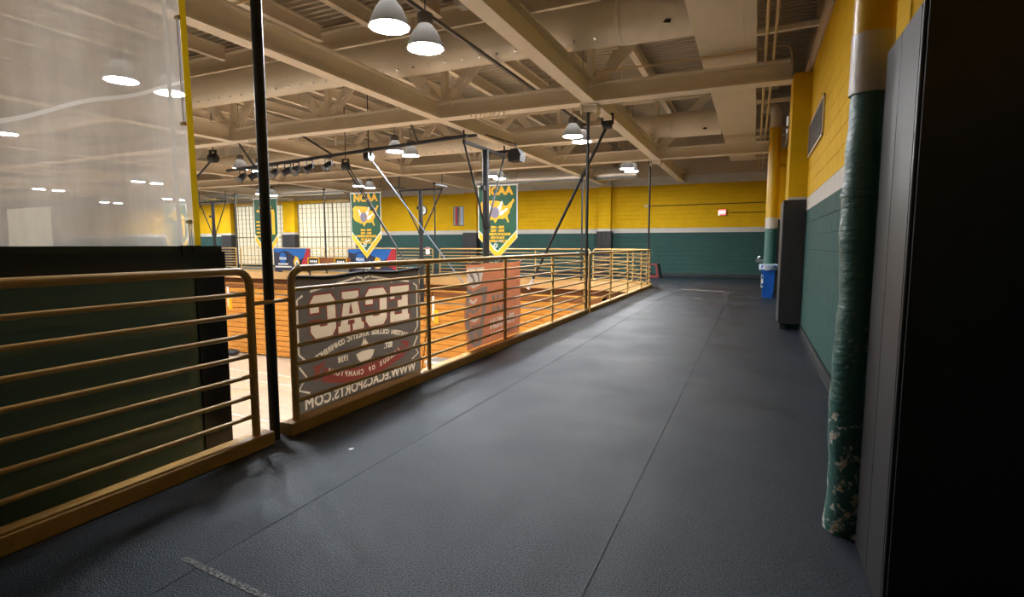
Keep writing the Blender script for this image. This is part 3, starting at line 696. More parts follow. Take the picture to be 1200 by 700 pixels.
for (z0, z1) in ((2.18, 2.84), (1.37, 1.55)):
    bc = MB()
    for e in (-.007, .007): bc.tube([(-3.40, 2.41 + e, z0), (-3.40, 2.405 + e, z1)], .003, 6)
    bc.build('bungee_cord', M['white'], t)
for z in (1.55, 2.18, 2.84): MB().tube([(-3.425, 2.41, z), (-3.395, 2.41, z)], .014, 10).build('grommet', M['brass'], t)

# ------------------------------------------------------------------ cloth banners tied to the railing (seen from behind, print mirrored)
def text_polys(s, size, cx, cz, bold=0.0, width=1.0, space=1.0, rot=0.0):
    c = bpy.data.curves.new('t', 'FONT'); c.body = s; c.size = size; c.align_x = 'CENTER'; c.align_y = 'CENTER'; c.space_character = space
    tmp = bpy.data.objects.new('tmp', c); COL.objects.link(tmp); cv = tmp.to_curve(bpy.context.evaluated_depsgraph_get())
    polys = []
    for sp in cv.splines:
        P = []
        if sp.type == 'BEZIER':
            bp = sp.bezier_points
            for i in range(len(bp)):
                p, q = bp[i], bp[(i + 1) % len(bp)]
                P += [(v.x, v.y) for v in geometry.interpolate_bezier(p.co, p.handle_right, q.handle_left, q.co, 4)[:-1]]
        else: P = [(q.co[0], q.co[1]) for q in sp.points]
        polys.append(P)
    ar = lambda P: sum(P[i - 1][0] * P[i][1] - P[i][0] * P[i - 1][1] for i in range(len(P)))
    sg = -1 if max((ar(P) for P in polys), key=abs) > 0 else 1
    if bold: polys = [grow(P, bold * sg) for P in polys]
    tmp.to_curve_clear(); bpy.data.objects.remove(tmp); bpy.data.curves.remove(c)
    ca, sa = math.cos(rot), math.sin(rot)
    return [[(cx + (x * width) * ca + y * sa, cz - (x * width) * sa + y * ca) for x, y in P] for P in polys]
def grow(P, d):
    """offset a closed polygon along its left or right normals so that the inked area grows by d"""
    Q = []
    for p in P:
        if not Q or (abs(p[0] - Q[-1][0]) + abs(p[1] - Q[-1][1])) > 1e-5: Q.append(p)
    if (abs(Q[0][0] - Q[-1][0]) + abs(Q[0][1] - Q[-1][1])) < 1e-5: Q.pop()
    n = len(Q); out = []
    sgn = -1     # font outlines run clockwise outside, holes the other way
    for i in range(n):
        a, b, c = Vector(Q[i - 1]), Vector(Q[i]), Vector(Q[(i + 1) % n]); e, f = (b - a).normalized(), (c - b).normalized()
        m = Vector((-(e + f).y, (e + f).x)); m = m.normalized() if m.length > 1e-4 else Vector((-e.y, e.x)); k = max(.45, m.dot(Vector((-e.y, e.x))))
        q = b - m * sgn * d / k; out.append((q.x, q.y))
    return out
def cw(P):
    A = sum(P[i - 1][0] * P[i][1] - P[i][0] * P[i - 1][1] for i in range(len(P))); return P if A < 0 else P[::-1]
def arc_polys(s, r, cz, size, spread, up=1, bold=.003):
    out = []
    for i, ch in enumerate(s):
        if ch == ' ': continue
        a = (i - (len(s) - 1) / 2) * spread
        out.append(text_polys(ch, size, r * math.sin(a), cz + (r * math.cos(a) - r) * up, bold, rot=a * up))
    return out
class Sheet:
    """a cloth sheet cut into pieces: each print is its own piece of the sheet, later prints lie over earlier ones.
    x runs toward -Y, so the print reads from the court side"""
    def __init__(s, t, yc, xc, m): s.t = t; s.pl = (lambda x, z: (xc + .012 * math.sin((yc - x) * 4.2 + z * 1.5), yc - x, z)); s.m = m; s.inks = []
    def ink(s, polys, name, m): s.inks.append((list(polys), name, m))
    def cloth(s, outer):
        layers = [([outer], 'cloth', s.m)] + s.inks; vs = []; es = []
        for polys, _, _ in layers:
            for P in polys:
                o = len(vs); vs += [Vector(p) for p in P]; es += [(o + i, o + (i + 1) % len(P)) for i in range(len(P))]
        V, _, F, *_r = geometry.delaunay_2d_cdt(vs, es, [], 0, 1e-6)
        box = [(min(p[0] for P in L[0] for p in P), max(p[0] for P in L[0] for p in P), min(p[1] for P in L[0] for p in P), max(p[1] for P in L[0] for p in P)) for L in layers]
        def inside(polys, x, z):
            c = False
            for P in polys:
                for i in range(len(P)):
                    (x0, z0), (x1, z1) = P[i - 1], P[i]
                    if (z0 > z) != (z1 > z) and x < x0 + (z - z0) * (x1 - x0) / (z1 - z0): c = not c
            return c
        own = [[] for _ in layers]
        for f in F:
            x = sum(V[i][0] for i in f) / len(f); z = sum(V[i][1] for i in f) / len(f)
            if not inside(layers[0][0], x, z): continue
            for k in range(len(layers) - 1, -1, -1):
                b = box[k]
                if b[0] <= x <= b[1] and b[2] <= z <= b[3] and (k == 0 or inside(layers[k][0], x, z)): own[k].append(f); break
        for (polys, name, m), fs in zip(layers, own):
            if not fs: continue
            idx = sorted({i for f in fs for i in f}); mp = {i: k for k, i in enumerate(idx)}
            MB().add([s.pl(*V[i]) for i in idx], [tuple(mp[i] for i in f) for f in fs]).build(name, m, s.t)
eb = thing('event_banner', 'charcoal cloth banner with tan block lettering on the railing, seen from behind', 'banner', (-3.165, 3.85, .085))
sh = Sheet(eb, 3.8475, -3.163, M['cloth'])
C_ = [(1, .30), (1, .17), (.83, 0), (.17, 0), (0, .17), (0, .83), (.17, 1), (.83, 1), (1, .83), (1, .60), (.66, .60), (.66, .74), (.36, .74), (.34, .70), (.34, .30), (.36, .26), (.64, .26), (.66, .30), (.66, .40), (1, .40)]
E_ = [(0, 0), (0, .16), (.08, .16), (.08, .84), (0, .84), (0, 1), (1, 1), (1, .66), (.78, .66), (.78, .80), (.40, .80), (.40, .60), (.62, .60), (.62, .40), (.40, .40), (.40, .20), (.78, .20), (.78, .36), (1, .36), (1, 0)]
A_ = [(-.08, 0), (-.08, .17), (.02, .17), (.22, .84), (.14, .84), (.14, 1), (.86, 1), (.86, .84), (.78, .84), (.98, .17), (1.08, .17), (1.08, 0), (.56, 0), (.56, .17), (.66, .17), (.64, .28), (.36, .28), (.34, .17), (.44, .17), (.44, 0)]
A2 = [(.41, .44), (.59, .44), (.50, .74)]
for i, (G, nm) in enumerate(((E_, 'letter_e'), (C_, 'letter_c'), (A_, 'letter_a'), (C_, 'letter_c'))):
    f = lambda P: [(-.66 + i * .345 + p[0] * .295, .655 + p[1] * .345) for p in P]
    L = cw(f(G)); O = grow(L, .017); inner = grow(L, -.028)
    polys = [L] + ([f(A2)] if G is A_ else [])
    sh.ink([O], nm + '_outline', M['redink']); sh.ink(polys, nm, M['tanink'])
for P in arc_polys('EASTERN COLLEGE ATHLETIC CONFERENCE', 1.9, .600, .060, .0193): sh.ink(P, 'letter', M['tanink'])
sh.ink(text_polys('EST.', .07, -.33, .44, .003), 'lettering', M['tanink']); sh.ink(text_polys('1938', .07, .30, .43, .003), 'lettering', M['tanink'])
let = arc_polys('LEAGUE OF CHAMPIONS', 1.2, .262, .060, .046, -1)
rib = [stroke([(-.56, .09), (-.45, .055), (-.3, .02), (-.12, 0), (.12, 0), (.3, .02), (.45, .055), (.56, .09)], .115)]
rib = [[(x, z + .262) for x, z in P] for P in rib]
sh.ink(rib, 'ribbon', M['redink'])
for P in let: sh.ink(P, 'letter', M['tanink'])
for P in [text_polys('WWW.ECACSPORTS.COM', .120, 0, .150, .004, 1.0, 1.08)]: sh.ink(P, 'lettering', M['tanink'])
for q in (-1, 1):
    sh.ink([[(q * .615, .31), (q * .685, .335), (q * .64, .375), (q * .655, .435), (q * .50, .455), (q * .59, .39)]], 'ribbon_tail', M['redink'])
    sh.ink([stroke([(q * .74, 1.01), (q * .80, .98), (q * .80, .56), (q * .735, .50)], .018)], 'border_line', M['tanink'])
    sh.ink([stroke([(q * .80, .46), (q * .73, .37), (q * .81, .28), (q * .70, .235)], .018)], 'border_line', M['tanink'])
    sh.ink([stroke([(q * .10, 1.115), (q * .35, 1.075), (q * .39, 1.045), (q * .42, 1.068), (q * .66, 1.035)], .016)], 'border_line', M['tanink'])
sh.ink([stroke([(-.085, 1.118), (-.02, 1.105), (0, 1.075), (.02, 1.105), (.085, 1.118)], .016)], 'border_line', M['tanink'])
sh.ink([[(-.13, .435), (-.10, .38), (-.05, .345), (0, .335), (.05, .345), (.10, .38), (.13, .435), (.06, .45), (-.06, .45)]], 'ball_emblem', M['tanink'])
sh.ink([[(-.12, .475), (-.05, .50), (-.02, .535), (-.01, .56), (.0, .53), (.015, .575), (.03, .53), (.06, .50), (.12, .475), (.0, .49)]], 'flame_emblem', M['tanink'])
n = 24
sh.cloth([(-.852, .087), (.845, .087)] + [(.845 + .010 * math.sin(k * 1.1), .12 + 1.0 * k / 10) for k in range(1, 10)] +
         [(.852 - 1.704 * k / n, 1.152 - .020 * math.sin(k / n * 2 * PI) ** 2) for k in range(n + 1)] + [(-.852 + .006 * math.sin(k), 1.12 - 1.0 * k / 10) for k in range(1, 10)])
tp = MB(); [tp.tube([(-3.168, 2.995 + 1.705 * i / 20, 1.155 - .020 * math.sin(i / 20 * 2 * PI) ** 2), (-3.168, 2.995 + 1.705 * (i + 1) / 20, 1.155 - .020 * math.sin((i + 1) / 20 * 2 * PI) ** 2)], .017, 6) for i in range(20)]
tp.build('hem', M['clothblk'], eb)
MB().box((-3.166, 2.985, .09), (-3.160, 3.02, 1.15)).build('side_hem', M['clothblk'], eb)
for y in (3.02, 3.85, 4.66): MB().tube([(RX, y, 1.255), (-3.135, y, 1.225), (-3.15, y, 1.16), (RX + .01, y, 1.19), (RX + .03, y, 1.225), (RX, y, 1.255)], .004, 5).build('zip_tie', M['white'], eb)

fb = thing('cloth_banner', 'rust and grey cloth banner with pale lettering on the railing, seen from behind', 'banner', (-3.165, 6.53, .1))
sf = Sheet(fb, 6.53, -3.163, M['rust'])
band = [(.80, 1.12), (.80, .93), (.66, .86), (.46, .90), (.34, 1.12)]
st = [stroke([(.76, 1.08), (.66, 1.0), (.60, .90)], .05), stroke([(.60, 1.09), (.52, 1.02), (.50, .93)], .045)]
sf.ink([band], 'pale_patch', M['paleink'])
for P in st: sf.ink([P], 'dark_stripe', M['greyink'])
col = [(.80, .88), (.82, .40), (.70, .18), (.60, .115), (.44, .115), (.40, .32), (.30, .66), (.26, .86), (.44, .86), (.66, .82)]
face = [(.74, .76), (.77, .52), (.70, .36), (.58, .32), (.48, .40), (.42, .56), (.42, .74), (.56, .80)]
marks = [stroke([(.74, .72), (.64, .68), (.56, .72)], .04), stroke([(.75, .60), (.62, .56), (.52, .60), (.44, .66)], .045), stroke([(.72, .48), (.60, .45), (.48, .50)], .04), stroke([(.68, .39), (.60, .37), (.52, .40)], .03)]
low = [stroke([(.60, .29), (.55, .22), (.57, .165)], .045)]
sf.ink([col], 'grey_patch', M['greyink']); sf.ink([face], 'rust_patch', M['rust'])
for P in low: sf.ink([P], 'rust_patch', M['rust'])
for k, P in enumerate(marks): sf.ink([P], 'stripe', M['paleink' if k % 2 == 0 else 'greyink'])
sf.ink(text_polys('FRANKLIN', .185, -.22, .34, .007, .95), 'lettering', M['paleink'])
for z, w in ((.66, 3), (.50, 3)):
    for k in range(w): sf.ink([[(.12 - k * .16, z), (.02 - k * .16, z), (.02 - k * .16, z + .075), (.12 - k * .16, z + .075)]], 'faded_letter', M['greyink'])
for k in range(7): sf.ink([[(-.42 + k * .09, .19), (-.36 + k * .09, .19), (-.36 + k * .09, .235), (-.42 + k * .09, .235)]], 'faded_letter', M['paleink'])
n = 16
sf.cloth([(-.80, .10), (.80, .10)] + [(.83 - .035 * math.sin(k * .9 + 1), .10 + 1.06 * k / 10) for k in range(1, 10)] + [(.83 - 1.66 * k / n, 1.165 - .012 * math.sin(k / n * 3 * PI) ** 2) for k in range(n + 1)] +
         [(-.83 + .02 * math.sin(k * .7), 1.15 - 1.04 * k / 10) for k in range(1, 10)])
for y in (5.74, 6.5, 7.32): MB().tube([(RX, y, 1.255), (-3.135, y, 1.225), (-3.15, y, 1.16), (RX + .01, y, 1.19), (RX + .03, y, 1.225), (RX, y, 1.255)], .004, 5).build('zip_tie', M['white'], fb)

# ------------------------------------------------------------------ hanging pennants
USA = [(0, .78), (.02, .60), (.0, .45), (.05, .30), (.14, .22), (.24, .18), (.32, .12), (.36, .16), (.41, .06), (.44, .0), (.47, .08), (.52, .16), (.60, .17), (.66, .15), (.72, .20), (.78, .10), (.80, .02), (.84, .05), (.80, .20), (.80, .30), (.86, .40), (.86, .50), (.92, .62), (.94, .72), (1.0, .84), (.96, .92), (.92, .82), (.84, .74), (.76, .64), (.70, .68), (.66, .62), (.68, .74), (.60, .80), (.52, .84), (.30, .86), (.10, .88)]
def pennant(x0, x1, zt, zc, ztip, kind, label, y=17.7):
    xm = (x0 + x1) / 2; w = x1 - x0
    t = thing('hanging_pennant', label, 'pennant', (xm, y, ztip), 'championship pennants hung from the ceiling')
    pl = lambda d: (lambda a, b: (a, y - d, b))
    shape([[(x0, zt), (x1, zt), (x1, zc), (xm, ztip), (x0, zc)]], pl(0), 'white_backing', M['flagwhite'], t)
    e = .035
    def strips(zl, dz, m, d, nm):     # cut in columns so the cloth can ripple
        b = MB(); n = 24
        f = lambda a: zl + (ztip - zc) * (1 - abs(a - xm) / (w / 2)) * (1.0)
        def fn(u, v):
            a = x0 + e + (w - 2 * e) * u; lo = f(a); hi = (zt - e) if dz is None else lo + dz
            return (a, y - d, lo + (hi - lo) * v)
        b.grid(fn, n, 1); b.build(nm, m, t)
    strips(zc + .30, None, M['flag'], .006, 'green_field'); strips(zc + .015, .235, M['flaggold'], .006, 'gold_chevron')
    MB().tube([(x0 - .03, y, zt), (x1 + .03, y, zt)], .018, 8).build('top_pole', M['white'], t)
    for x in (x0 + .1, x1 - .1): MB().tube([(x, y, zt), (x, T2 - .12, ZT + .02)], .006, 5).build('wire', M['black'], t)
    o = lambda cx, cz: (lambda a, b: pl(.013)(cx + a, cz + b))
    if kind == 'map':
        text('NCAA', .40, o(xm, zt - .22), 'lettering', M['flaggold'], t, .022, 1.05)
        mw, mh = w * .86, .95; mz = zt - 1.36
        shape([[(p[0] * mw - mw / 2, p[1] * mh) for p in USA]], o(xm, mz), 'map', M['flaggold'], t)
        shape([[(.17 * math.cos(a), .20 * math.sin(a)) for a in [2 * PI * i / 20 for i in range(20)]]], lambda a, b: pl(.018)(xm - .10 + a, mz + .38 + b), 'bowling_ball', M['ball'], t)
        PIN = [(-.05, -.2), (.05, -.2), (.075, -.08), (.03, .06), (.045, .14), (.0, .19), (-.045, .14), (-.03, .06), (-.075, -.08)]
        for dx, dz, r in ((.12, .62, -.4), (.25, .42, -1.0), (-.28, .55, .5)):
            shape([[(p[0] * math.cos(r) - p[1] * math.sin(r), p[0] * math.sin(r) + p[1] * math.cos(r)) for p in PIN]], lambda a, b: pl(.016)(xm + dx + a, mz + dz + b), 'bowling_pin', M['flagwhite'], t)
        for k, s in enumerate(('2004 - 2005', '2007 - 2008', "WOMEN'S BOWLING", '3RD PLACE', 'DIVISION I, II, III')):
            text(s, .115, o(xm, zt - 1.50 - .125 * k), 'lettering', M['flaggold'], t, .006, .95)
        sc = [(-.10, -.17), (-.16, -.05), (-.10, .05), (.0, .03), (-.02, -.05), (-.10, -.06)]
        shape([stroke(sc, .045)], o(xm, zc - .28), 'script_mark', M['flagwhite'], t)
        shape([stroke([(-.08, .06), (-.02, .12), (.06, .10), (.12, .14), (.20, .12)], .05)], o(xm, zc - .24), 'script_mark', M['flagwhite'], t)
    else:
        for k, wd in enumerate((.35, .75, 1.05, .55)): shape([[(-wd / 2, 0), (wd / 2, 0), (wd / 2, .10), (-wd / 2, .10)]], o(xm, zt - .28 - .16 * k), 'faded_line', M['flagwhite'] if k == 0 else M['flaggold'], t)
        for k in range(5): shape([[(-.22, 0), (.22, 0), (.22, .065), (-.22, .065)]], o(x0 + .36, zt - 1.06 - .16 * k), 'faded_line', M['flaggold'], t)
        text('1', 1.35, o(x1 - .27, zt - 1.16), 'numeral', M['flaggold'], t, .035, .9)
        shape([stroke([(-.10, -.17), (-.16, -.05), (-.10, .05), (.0, .03), (-.02, -.05), (-.10, -.06)], .045)], o(xm + .05, zc - .24), 'script_mark', M['flagwhite'], t)
    return t
pennant(-9.27, -7.70, 3.53, 1.66, .88, 'map', 'green and gold bowling pennant hanging behind the thick goal mast')
pennant(-15.15, -13.63, 3.49, 1.68, .85, 'map', 'green and gold bowling pennant hanging beside the right window')
pennant(-20.68, -19.22, 3.45, 1.62, .80, 'one', 'green pennant with a gold numeral 1 behind the thick hanger rod')
pennant(-26.85, -25.2, 3.38, 1.55, .72, 'one', 'green pennant with a gold numeral 1 seen through the curtain')

# ------------------------------------------------------------------ blue event banners on the far railing
def blue_banner(x0, x1, zt, zb, label):
    y = YR - .06; w = x1 - x0; h = zt - zb
    t = thing('railing_banner', label, 'banner', ((x0 + x1) / 2, y, zb), 'blue banners on the far railing')
    MB().grid(lambda u, v: (x0 + w * u, y - .03 * math.sin(u * 14 + v * 2), zb + h * v - .05 * math.sin(u * 9) * (1 - v)), 30, 8).build('cloth', M['navy'], t)
    pl = lambda d: (lambda a, b: (x0 + a * w, y - .035 - d, zb + b * h))
    shape([[(0, 1), (0, .88), (.12, .80), (.30, .90), (.42, .86), (.60, .62), (.74, .52), (.86, .66), (.92, 1)]], pl(.002), 'blue_swoosh', M['blue'], t)
    shape([[(.92, 1), (1, 1), (1, .1), (.90, .25), (.76, .34), (.84, .66)]], pl(.004), 'red_swoosh', M['red'], t)
    shape([[(.26 + .10 * math.cos(a), .58 + .26 * math.sin(a)) for a in [2 * PI * i / 16 for i in range(16)]]], pl(.005), 'blue_disc', M['blue'], t)
    text('NCAA', .17, lambda a, b: (x0 + .26 * w + a, y - .043, zb + .56 * h + b), 'lettering', M['flagwhite'], t, .01)
    for z, wd in ((.28, .28), (.16, .46)): shape([[(.26 - wd / 2, z), (.26 + wd / 2, z), (.26 + wd / 2, z + .07), (.26 - wd / 2, z + .07)]], pl(.006), 'faded_line', M['flagwhite'], t)
    shape([[(.58, .18), (.55, .45), (.60, .68), (.68, .60), (.72, .40), (.68, .18)]], pl(.006), 'gold_emblem', M['flaggold'], t)
    shape([[(.60, .22), (.60, .45), (.66, .55), (.69, .38), (.66, .2)]], pl(.008), 'white_emblem', M['flagwhite'], t)
    shape([[(.62, .30), (.64, .45), (.67, .36)]], pl(.010), 'green_emblem', M['flag'], t)
blue_banner(-22.55, -20.1, 1.21, .06, 'blue and red event banner on the far railing before the left window')
blue_banner(-17.7, -14.95, 1.19, .10, 'blue and red event banner on the far railing below the middle pennant')
t = thing('sponsor_board', 'low dark board with yellow framed panels before the far railing', 'board', (-18.8, YR - .25, -.0))
MB().box((-20.05, YR - .28, .25), (-17.45, YR - .22, .78)).build('board', M['bleachdk'], t)
for x0, x1 in ((-20.05, -19.3), (-18.35, -17.6)):
    f = MB().box((x0, YR - .31, .40), (x1, YR - .28, .78)).build('panel', M['blackmatt'], t)
    e = MB(); 
    for a, b in (((x0, .40), (x1, .44)), ((x0, .74), (x1, .78)), ((x0, .40), (x0 + .05, .78)), ((x1 - .05, .40), (x1, .78))): e.box((a[0], YR - .325, a[1]), (b[0], YR - .31, b[1]))
    e.build('yellow_frame', M['flaggold'], f)
    for k in range(4): MB().box((x0 + .15 + .12 * k, YR - .318, .54), (x0 + .23 + .12 * k, YR - .311, .64)).build('faded_letter', M['white'], f)
for x in (-20.0, -17.5): MB().box((x - .03, YR - .27, -.33), (x + .03, YR - .22, .3)).build('leg', M['black'], t)

# ------------------------------------------------------------------ bleachers under the far gallery
def bleacher(x0, x1, label):
    t = thing('bleacher', label, 'bleachers', ((x0 + x1) / 2, 19.9, ZC), 'folded wooden bleachers under the far gallery')
    n = 14; z0, z1 = ZC + .04, -.62
    for k in range(n):
        za = z0 + (z1 - z0) * k / n; zb = z0 + (z1 - z0) * (k + 1) / n; yf = 19.1 + .055 * k + (.16 if k >= n - 2 else 0)
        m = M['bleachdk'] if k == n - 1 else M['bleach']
        MB().box((x0, yf, za + .022), (x1, yf + .05, zb - .012)).build('seat_board', m, t)
        MB().box((x0, yf + .01, zb - .012), (x1, yf + (.50 if k < n - 3 else .62), zb)).build('footboard', M['bleach'] if k != n - 3 else M['grey'], t)
    b = MB(); b.box((x0 + .02, 20.4, ZC), (x1 - .02, 20.7, z1 - .02)); b.build('frame', M['dark'], t)
    return t
bs = [bleacher(-12.72, -5.2, 'folded orange wooden bleachers section nearest the walkway'), bleacher(-20.3, -12.78, 'folded orange wooden bleachers middle section'), bleacher(-27.9, -20.36, 'folded orange wooden bleachers left section')]
for xx, par in ((-12.1, bs[0]), (-24.3, bs[2])):
    g = MB(); g.beam((xx, 19.02, -1.75), (xx, 19.02, -.72), .07, .07); p_ = g.build('hand_post', M['white'], par)
    MB().box((xx + .05, 18.97, -1.85), (xx + .22, 19.05, -1.30)).build('yellow_pad', M['flaggold'], par)
t = thing('folding_table', 'white edged table with a grey top standing on the court', 'table', (-10.9, 18.0, ZC))
MB().box((-11.5, 17.5, ZC + .92), (-9.4, 18.3, ZC + .98)).build('tabletop', M['grey'], t)
e = MB().box((-11.52, 17.46, ZC + .90), (-9.38, 17.50, ZC + 1.0)).box((-11.54, 17.46, ZC + .90), (-11.50, 18.34, ZC + 1.0)); e.build('edge_band', M['white'], t)
for x in (-11.46, -9.46):
    for y in (17.56, 18.24): MB().box((x - .04, y - .04, ZC), (x + .04, y + .04, ZC + .92)).build('leg', M['white'], t)
t = thing('duffel_bag', 'black duffel bag lying at the foot of the bleachers', 'bag', (-23.6, 18.55, ZC))
MB().sphere((-23.6, 18.55, ZC + .15), .33, 14, 8, .45).build('bag_body', M['blackmatt'], t)
MB().tube([(-23.8, 18.5, ZC + .22), (-23.7, 18.45, ZC + .36), (-23.5, 18.45, ZC + .36), (-23.4, 18.5, ZC + .22)], .02, 6).build('handle', M['blackmatt'], t)

# ------------------------------------------------------------------ basketball goal rigs hung from the roof
def goal(x, y, ztop, zbot, zv, half, axis, label, r=.088):
    t = thing('goal_mast', label, 'goal mast', (x, y, zbot))
    MB().tube([(x, y, zbot), (x, y, ztop)], r, 12).build('mast', M['black'], t)
    d = Vector((1, 0, 0)) if axis == 'x' else Vector((0, 1, 0)); c = Vector((x, y, 0))
    MB().beam(c - d * half + Vector((0, 0, ztop)), c + d * half + Vector((0, 0, ztop)), .07, .07).build('head_bar', M['black'], t)
    o = Vector((0, 1, 0)) if axis == 'x' else Vector((1, 0, 0))
    for s in (-1, 1):
        MB().tube([c + d * half * s + Vector((0, 0, ztop)), c + d * s * r + Vector((0, 0, zv))], .028, 8).build('brace', M['black'], t)
        MB().tube([c + d * half * s + Vector((0, 0, ztop - .06)), c + d * half * s + Vector((0, 0, ZT + .02))], .022, 8).build('drop_rod', M['black'], t)
        MB().beam(c + d * half * s + Vector((0, 0, ztop + .12)) - o * .55, c + d * half * s + Vector((0, 0, ztop + .12)) + o * .35, .06, .06).build('clamp_bar', M['black'], t)
    MB().tube([(x, y, zv - .05), (x, y, zv + .09)], r * 1.4, 12).build('collar', M['black'], t)
    MB().box((x - .05, y - r - .12, zv + .9), (x + .05, y - r, zv + 1.02)).build('pulley', M['black'], t)
    return t
goal(-6.45, 12.75, 3.86, -.7, 1.9, 1.15, 'y', 'thick black goal mast hanging in front of the right pennant')
goal(-12.26, 18.45, 3.58, -.9, 1.9, 1.02, 'x', 'black goal mast hanging right of the middle pennant')
goal(-25.85, 19.6, 3.62, -.4, 1.9, 1.0, 'x', 'black goal mast hanging beside the curtain edge', .085)
def winch(c, r, label, cable, cm, rr, name='winch_cable'):
    t = thing(name, label, 'winch', c)
    x, y, z = c
    MB().tube([(x - .09, y, z), (x + .09, y, z)], r, 14).build('drum', M['black'], t)
    for e in (-.115, .115): MB().box((x + e - .015, y - .03, z), (x + e + .015, y + .03, z + .22)).build('bracket', M['black'], t)
    MB().box((x - .13, y - .03, z + .2), (x + .13, y + .03, z + .23)).tube([(x, y, z + .21), (x, y, ZT if name == 'goal_brace' else 6.61)], .014, 6).build('drop_rod', M['black'], t)
    for k, (p, q) in enumerate(cable): MB().tube([p, q], rr, 8).build('cable', cm, t)
    return t
winch((-3.0, 11.76, 3.98), .09, 'black long brace slanting down beside the second hanger rod', [((-3.0, 11.76, 3.98), (-5.0, 12.32, .45))], M['black'], .034, 'goal_brace')
MB().tube([(-4.93, 12.30, .57), (-5.08, 12.34, .31)], .04, 8).build('white_end', M['white'], bpy.data.objects['goal_brace'])
winch((-12.26, 14.14, 3.95), .13, 'black winch with twin cables slanting across the middle pennant', [((-12.29, 14.14, 3.95), (-9.75, 14.14, .55)), ((-12.16, 14.14, 3.95), (-10.3, 14.14, 1.3))], M['black'], .022)
winch((-10.47, 13.08, 4.0), .15, 'black winch with a pale blue brace slanting down to the railing', [((-10.47, 13.08, 4.0), (-8.0, 14.44, .12))], M['bluesteel'], .019)
winch((-14.9, 11.4, 3.98), .14, 'black winch hanging right beside the curtain edge', [((-14.9, 11.4, 3.98), (-15.9, 11.4, 3.3))], M['black'], .03)

# black lighting pipe with lights
t = thing('lighting_pipe', 'black horizontal pipe slung on rods below the near truss', 'pipe', (-9, 11.3, 3.6))
P0, P1 = Vector((-6.2, 11.3, 3.92)), Vector((-14.2, 11.3, 3.56))
MB().tube([P0, P1], .045, 10).build('pipe', M['black'], t)
for f, dx in ((.17, .5), (.5, -.6), (.86, .4)):
    a = P0.lerp(P1, f); MB().tube([a, (a.x + dx * .6, T1 + .1, ZT + .02)], .028, 6).build('sling_rod', M['black'], t)
for i, f in enumerate((.52, .60, .66, .70, .76, .80, .86, .92)):
    a = P0.lerp(P1, f); y = a.y - .02
    s = thing('stage_light', '%s black stage light from the left on the lighting pipe' % ['eighth', 'seventh', 'sixth', 'fifth', 'fourth', 'third', 'second', 'first'][i], 'stage light', (a.x, y, a.z - .35), 'stage lights on the black pipe')
    d = Vector((random.uniform(-.6, .6), -.6, -.5)).normalized()
    c = Vector((a.x, y, a.z - .24))
    MB().tube([c - d * .13, c - d * .06, c + d * .10, c + d * .16], [.05, .085, .085, .11], 12).build('can', M['blackmatt'], s)
    MB().tube([c + d * .160, c + d * .165], .09, 12).build('lens', M['grey'], s)
    MB().box((c.x - .11, c.y - .015, c.z - .02), (c.x - .095, c.y + .015, a.z - .04)).box((c.x + .095, c.y - .015, c.z - .02), (c.x + .11, c.y + .015, a.z - .04)).box((c.x - .11, c.y - .015, a.z - .06), (c.x + .11, c.y + .015, a.z - .04)).build('yoke', M['black'], s)
t = thing('loudspeaker', 'dark hanging loudspeaker below the beam left of the hanger rod', 'speaker', (-5.45, 12.45, 3.45))
MB().prism([(-5.60, 12.3, 3.44), (-5.30, 12.3, 3.44), (-5.27, 12.3, 3.60), (-5.36, 12.3, 3.74), (-5.54, 12.3, 3.74), (-5.63, 12.3, 3.60)], (0, .3, 0)).build('cabinet', M['blackmatt'], t)
MB().tube([(-5.45, 12.45, 3.72), (-5.45, 12.45, 3.86), (-6.3, 12.45, 4.16)], .018, 6).build('mount', M['black'], t)
t = thing('junction_box', 'pale ceiling box hanging beside the near pair of lamps', 'box', (-4.75, 9.0, 5.55))
MB().prism([(-5.0, 8.65, 5.95), (-4.72, 8.65, 5.95), (-4.66, 8.65, 5.72), (-4.78, 8.65, 5.56), (-4.94, 8.65, 5.56), (-5.06, 8.65, 5.72)], (0, .22, 0)).build('housing', M['duct_bright'], t)
MB().tube([(-4.86, 8.76, 5.95), (-4.86, 8.76, 6.64)], .05, 8).build('drop_stem', M['steel'], t)

# ------------------------------------------------------------------ right wall and far wall fittings
t = thing('wall_vent', 'dark louvered vent set in the yellow block wall', 'vent', (WX - .02, 8.9, 2.8))
MB().box((WX - .012, 7.95, 2.80), (WX - .004, 9.9, 3.25)).build('backing', M['dark'], t)
for k in range(9): MB().prism([(WX - .012, 7.97, 2.825 + .047 * k), (WX - .024, 7.97, 2.81 + .047 * k), (WX - .024, 7.97, 2.83 + .047 * k), (WX - .012, 7.97, 2.85 + .047 * k)], (0, 1.91, 0)).build('slat', M['vent'], t)
e = MB()
for a, b in (((7.92, 2.77), (9.93, 2.80)), ((7.92, 3.25), (9.93, 3.28)), ((7.92, 2.77), (7.95, 3.28)), ((9.90, 2.77), (9.93, 3.28))): e.box((WX - .022, a[0], a[1]), (WX - .003, b[0], b[1]))
e.build('frame', M['conduit'], t)
t = thing('exit_sign', 'small lit red exit sign on the yellow far wall', 'sign', (-1.32, YB - .06, 2.66))
MB().box((-1.48, YB - .09, 2.65), (-1.14, YB - .005, 2.90)).build('housing', M['grey'], t)
MB().box((-1.46, YB - .10, 2.675), (-1.17, YB - .09, 2.885)).build('sign_face', M['exit'], t)
text('EXIT', .14, lambda a, b: (-1.315 + a, YB - .102, 2.78 + b), 'lettering', M['exitletter'], t, .004)
MB().box((-1.47, YB - .10, 2.655), (-1.42, YB - .09, 2.675)).build('test_lamp', M['greenled'], t)
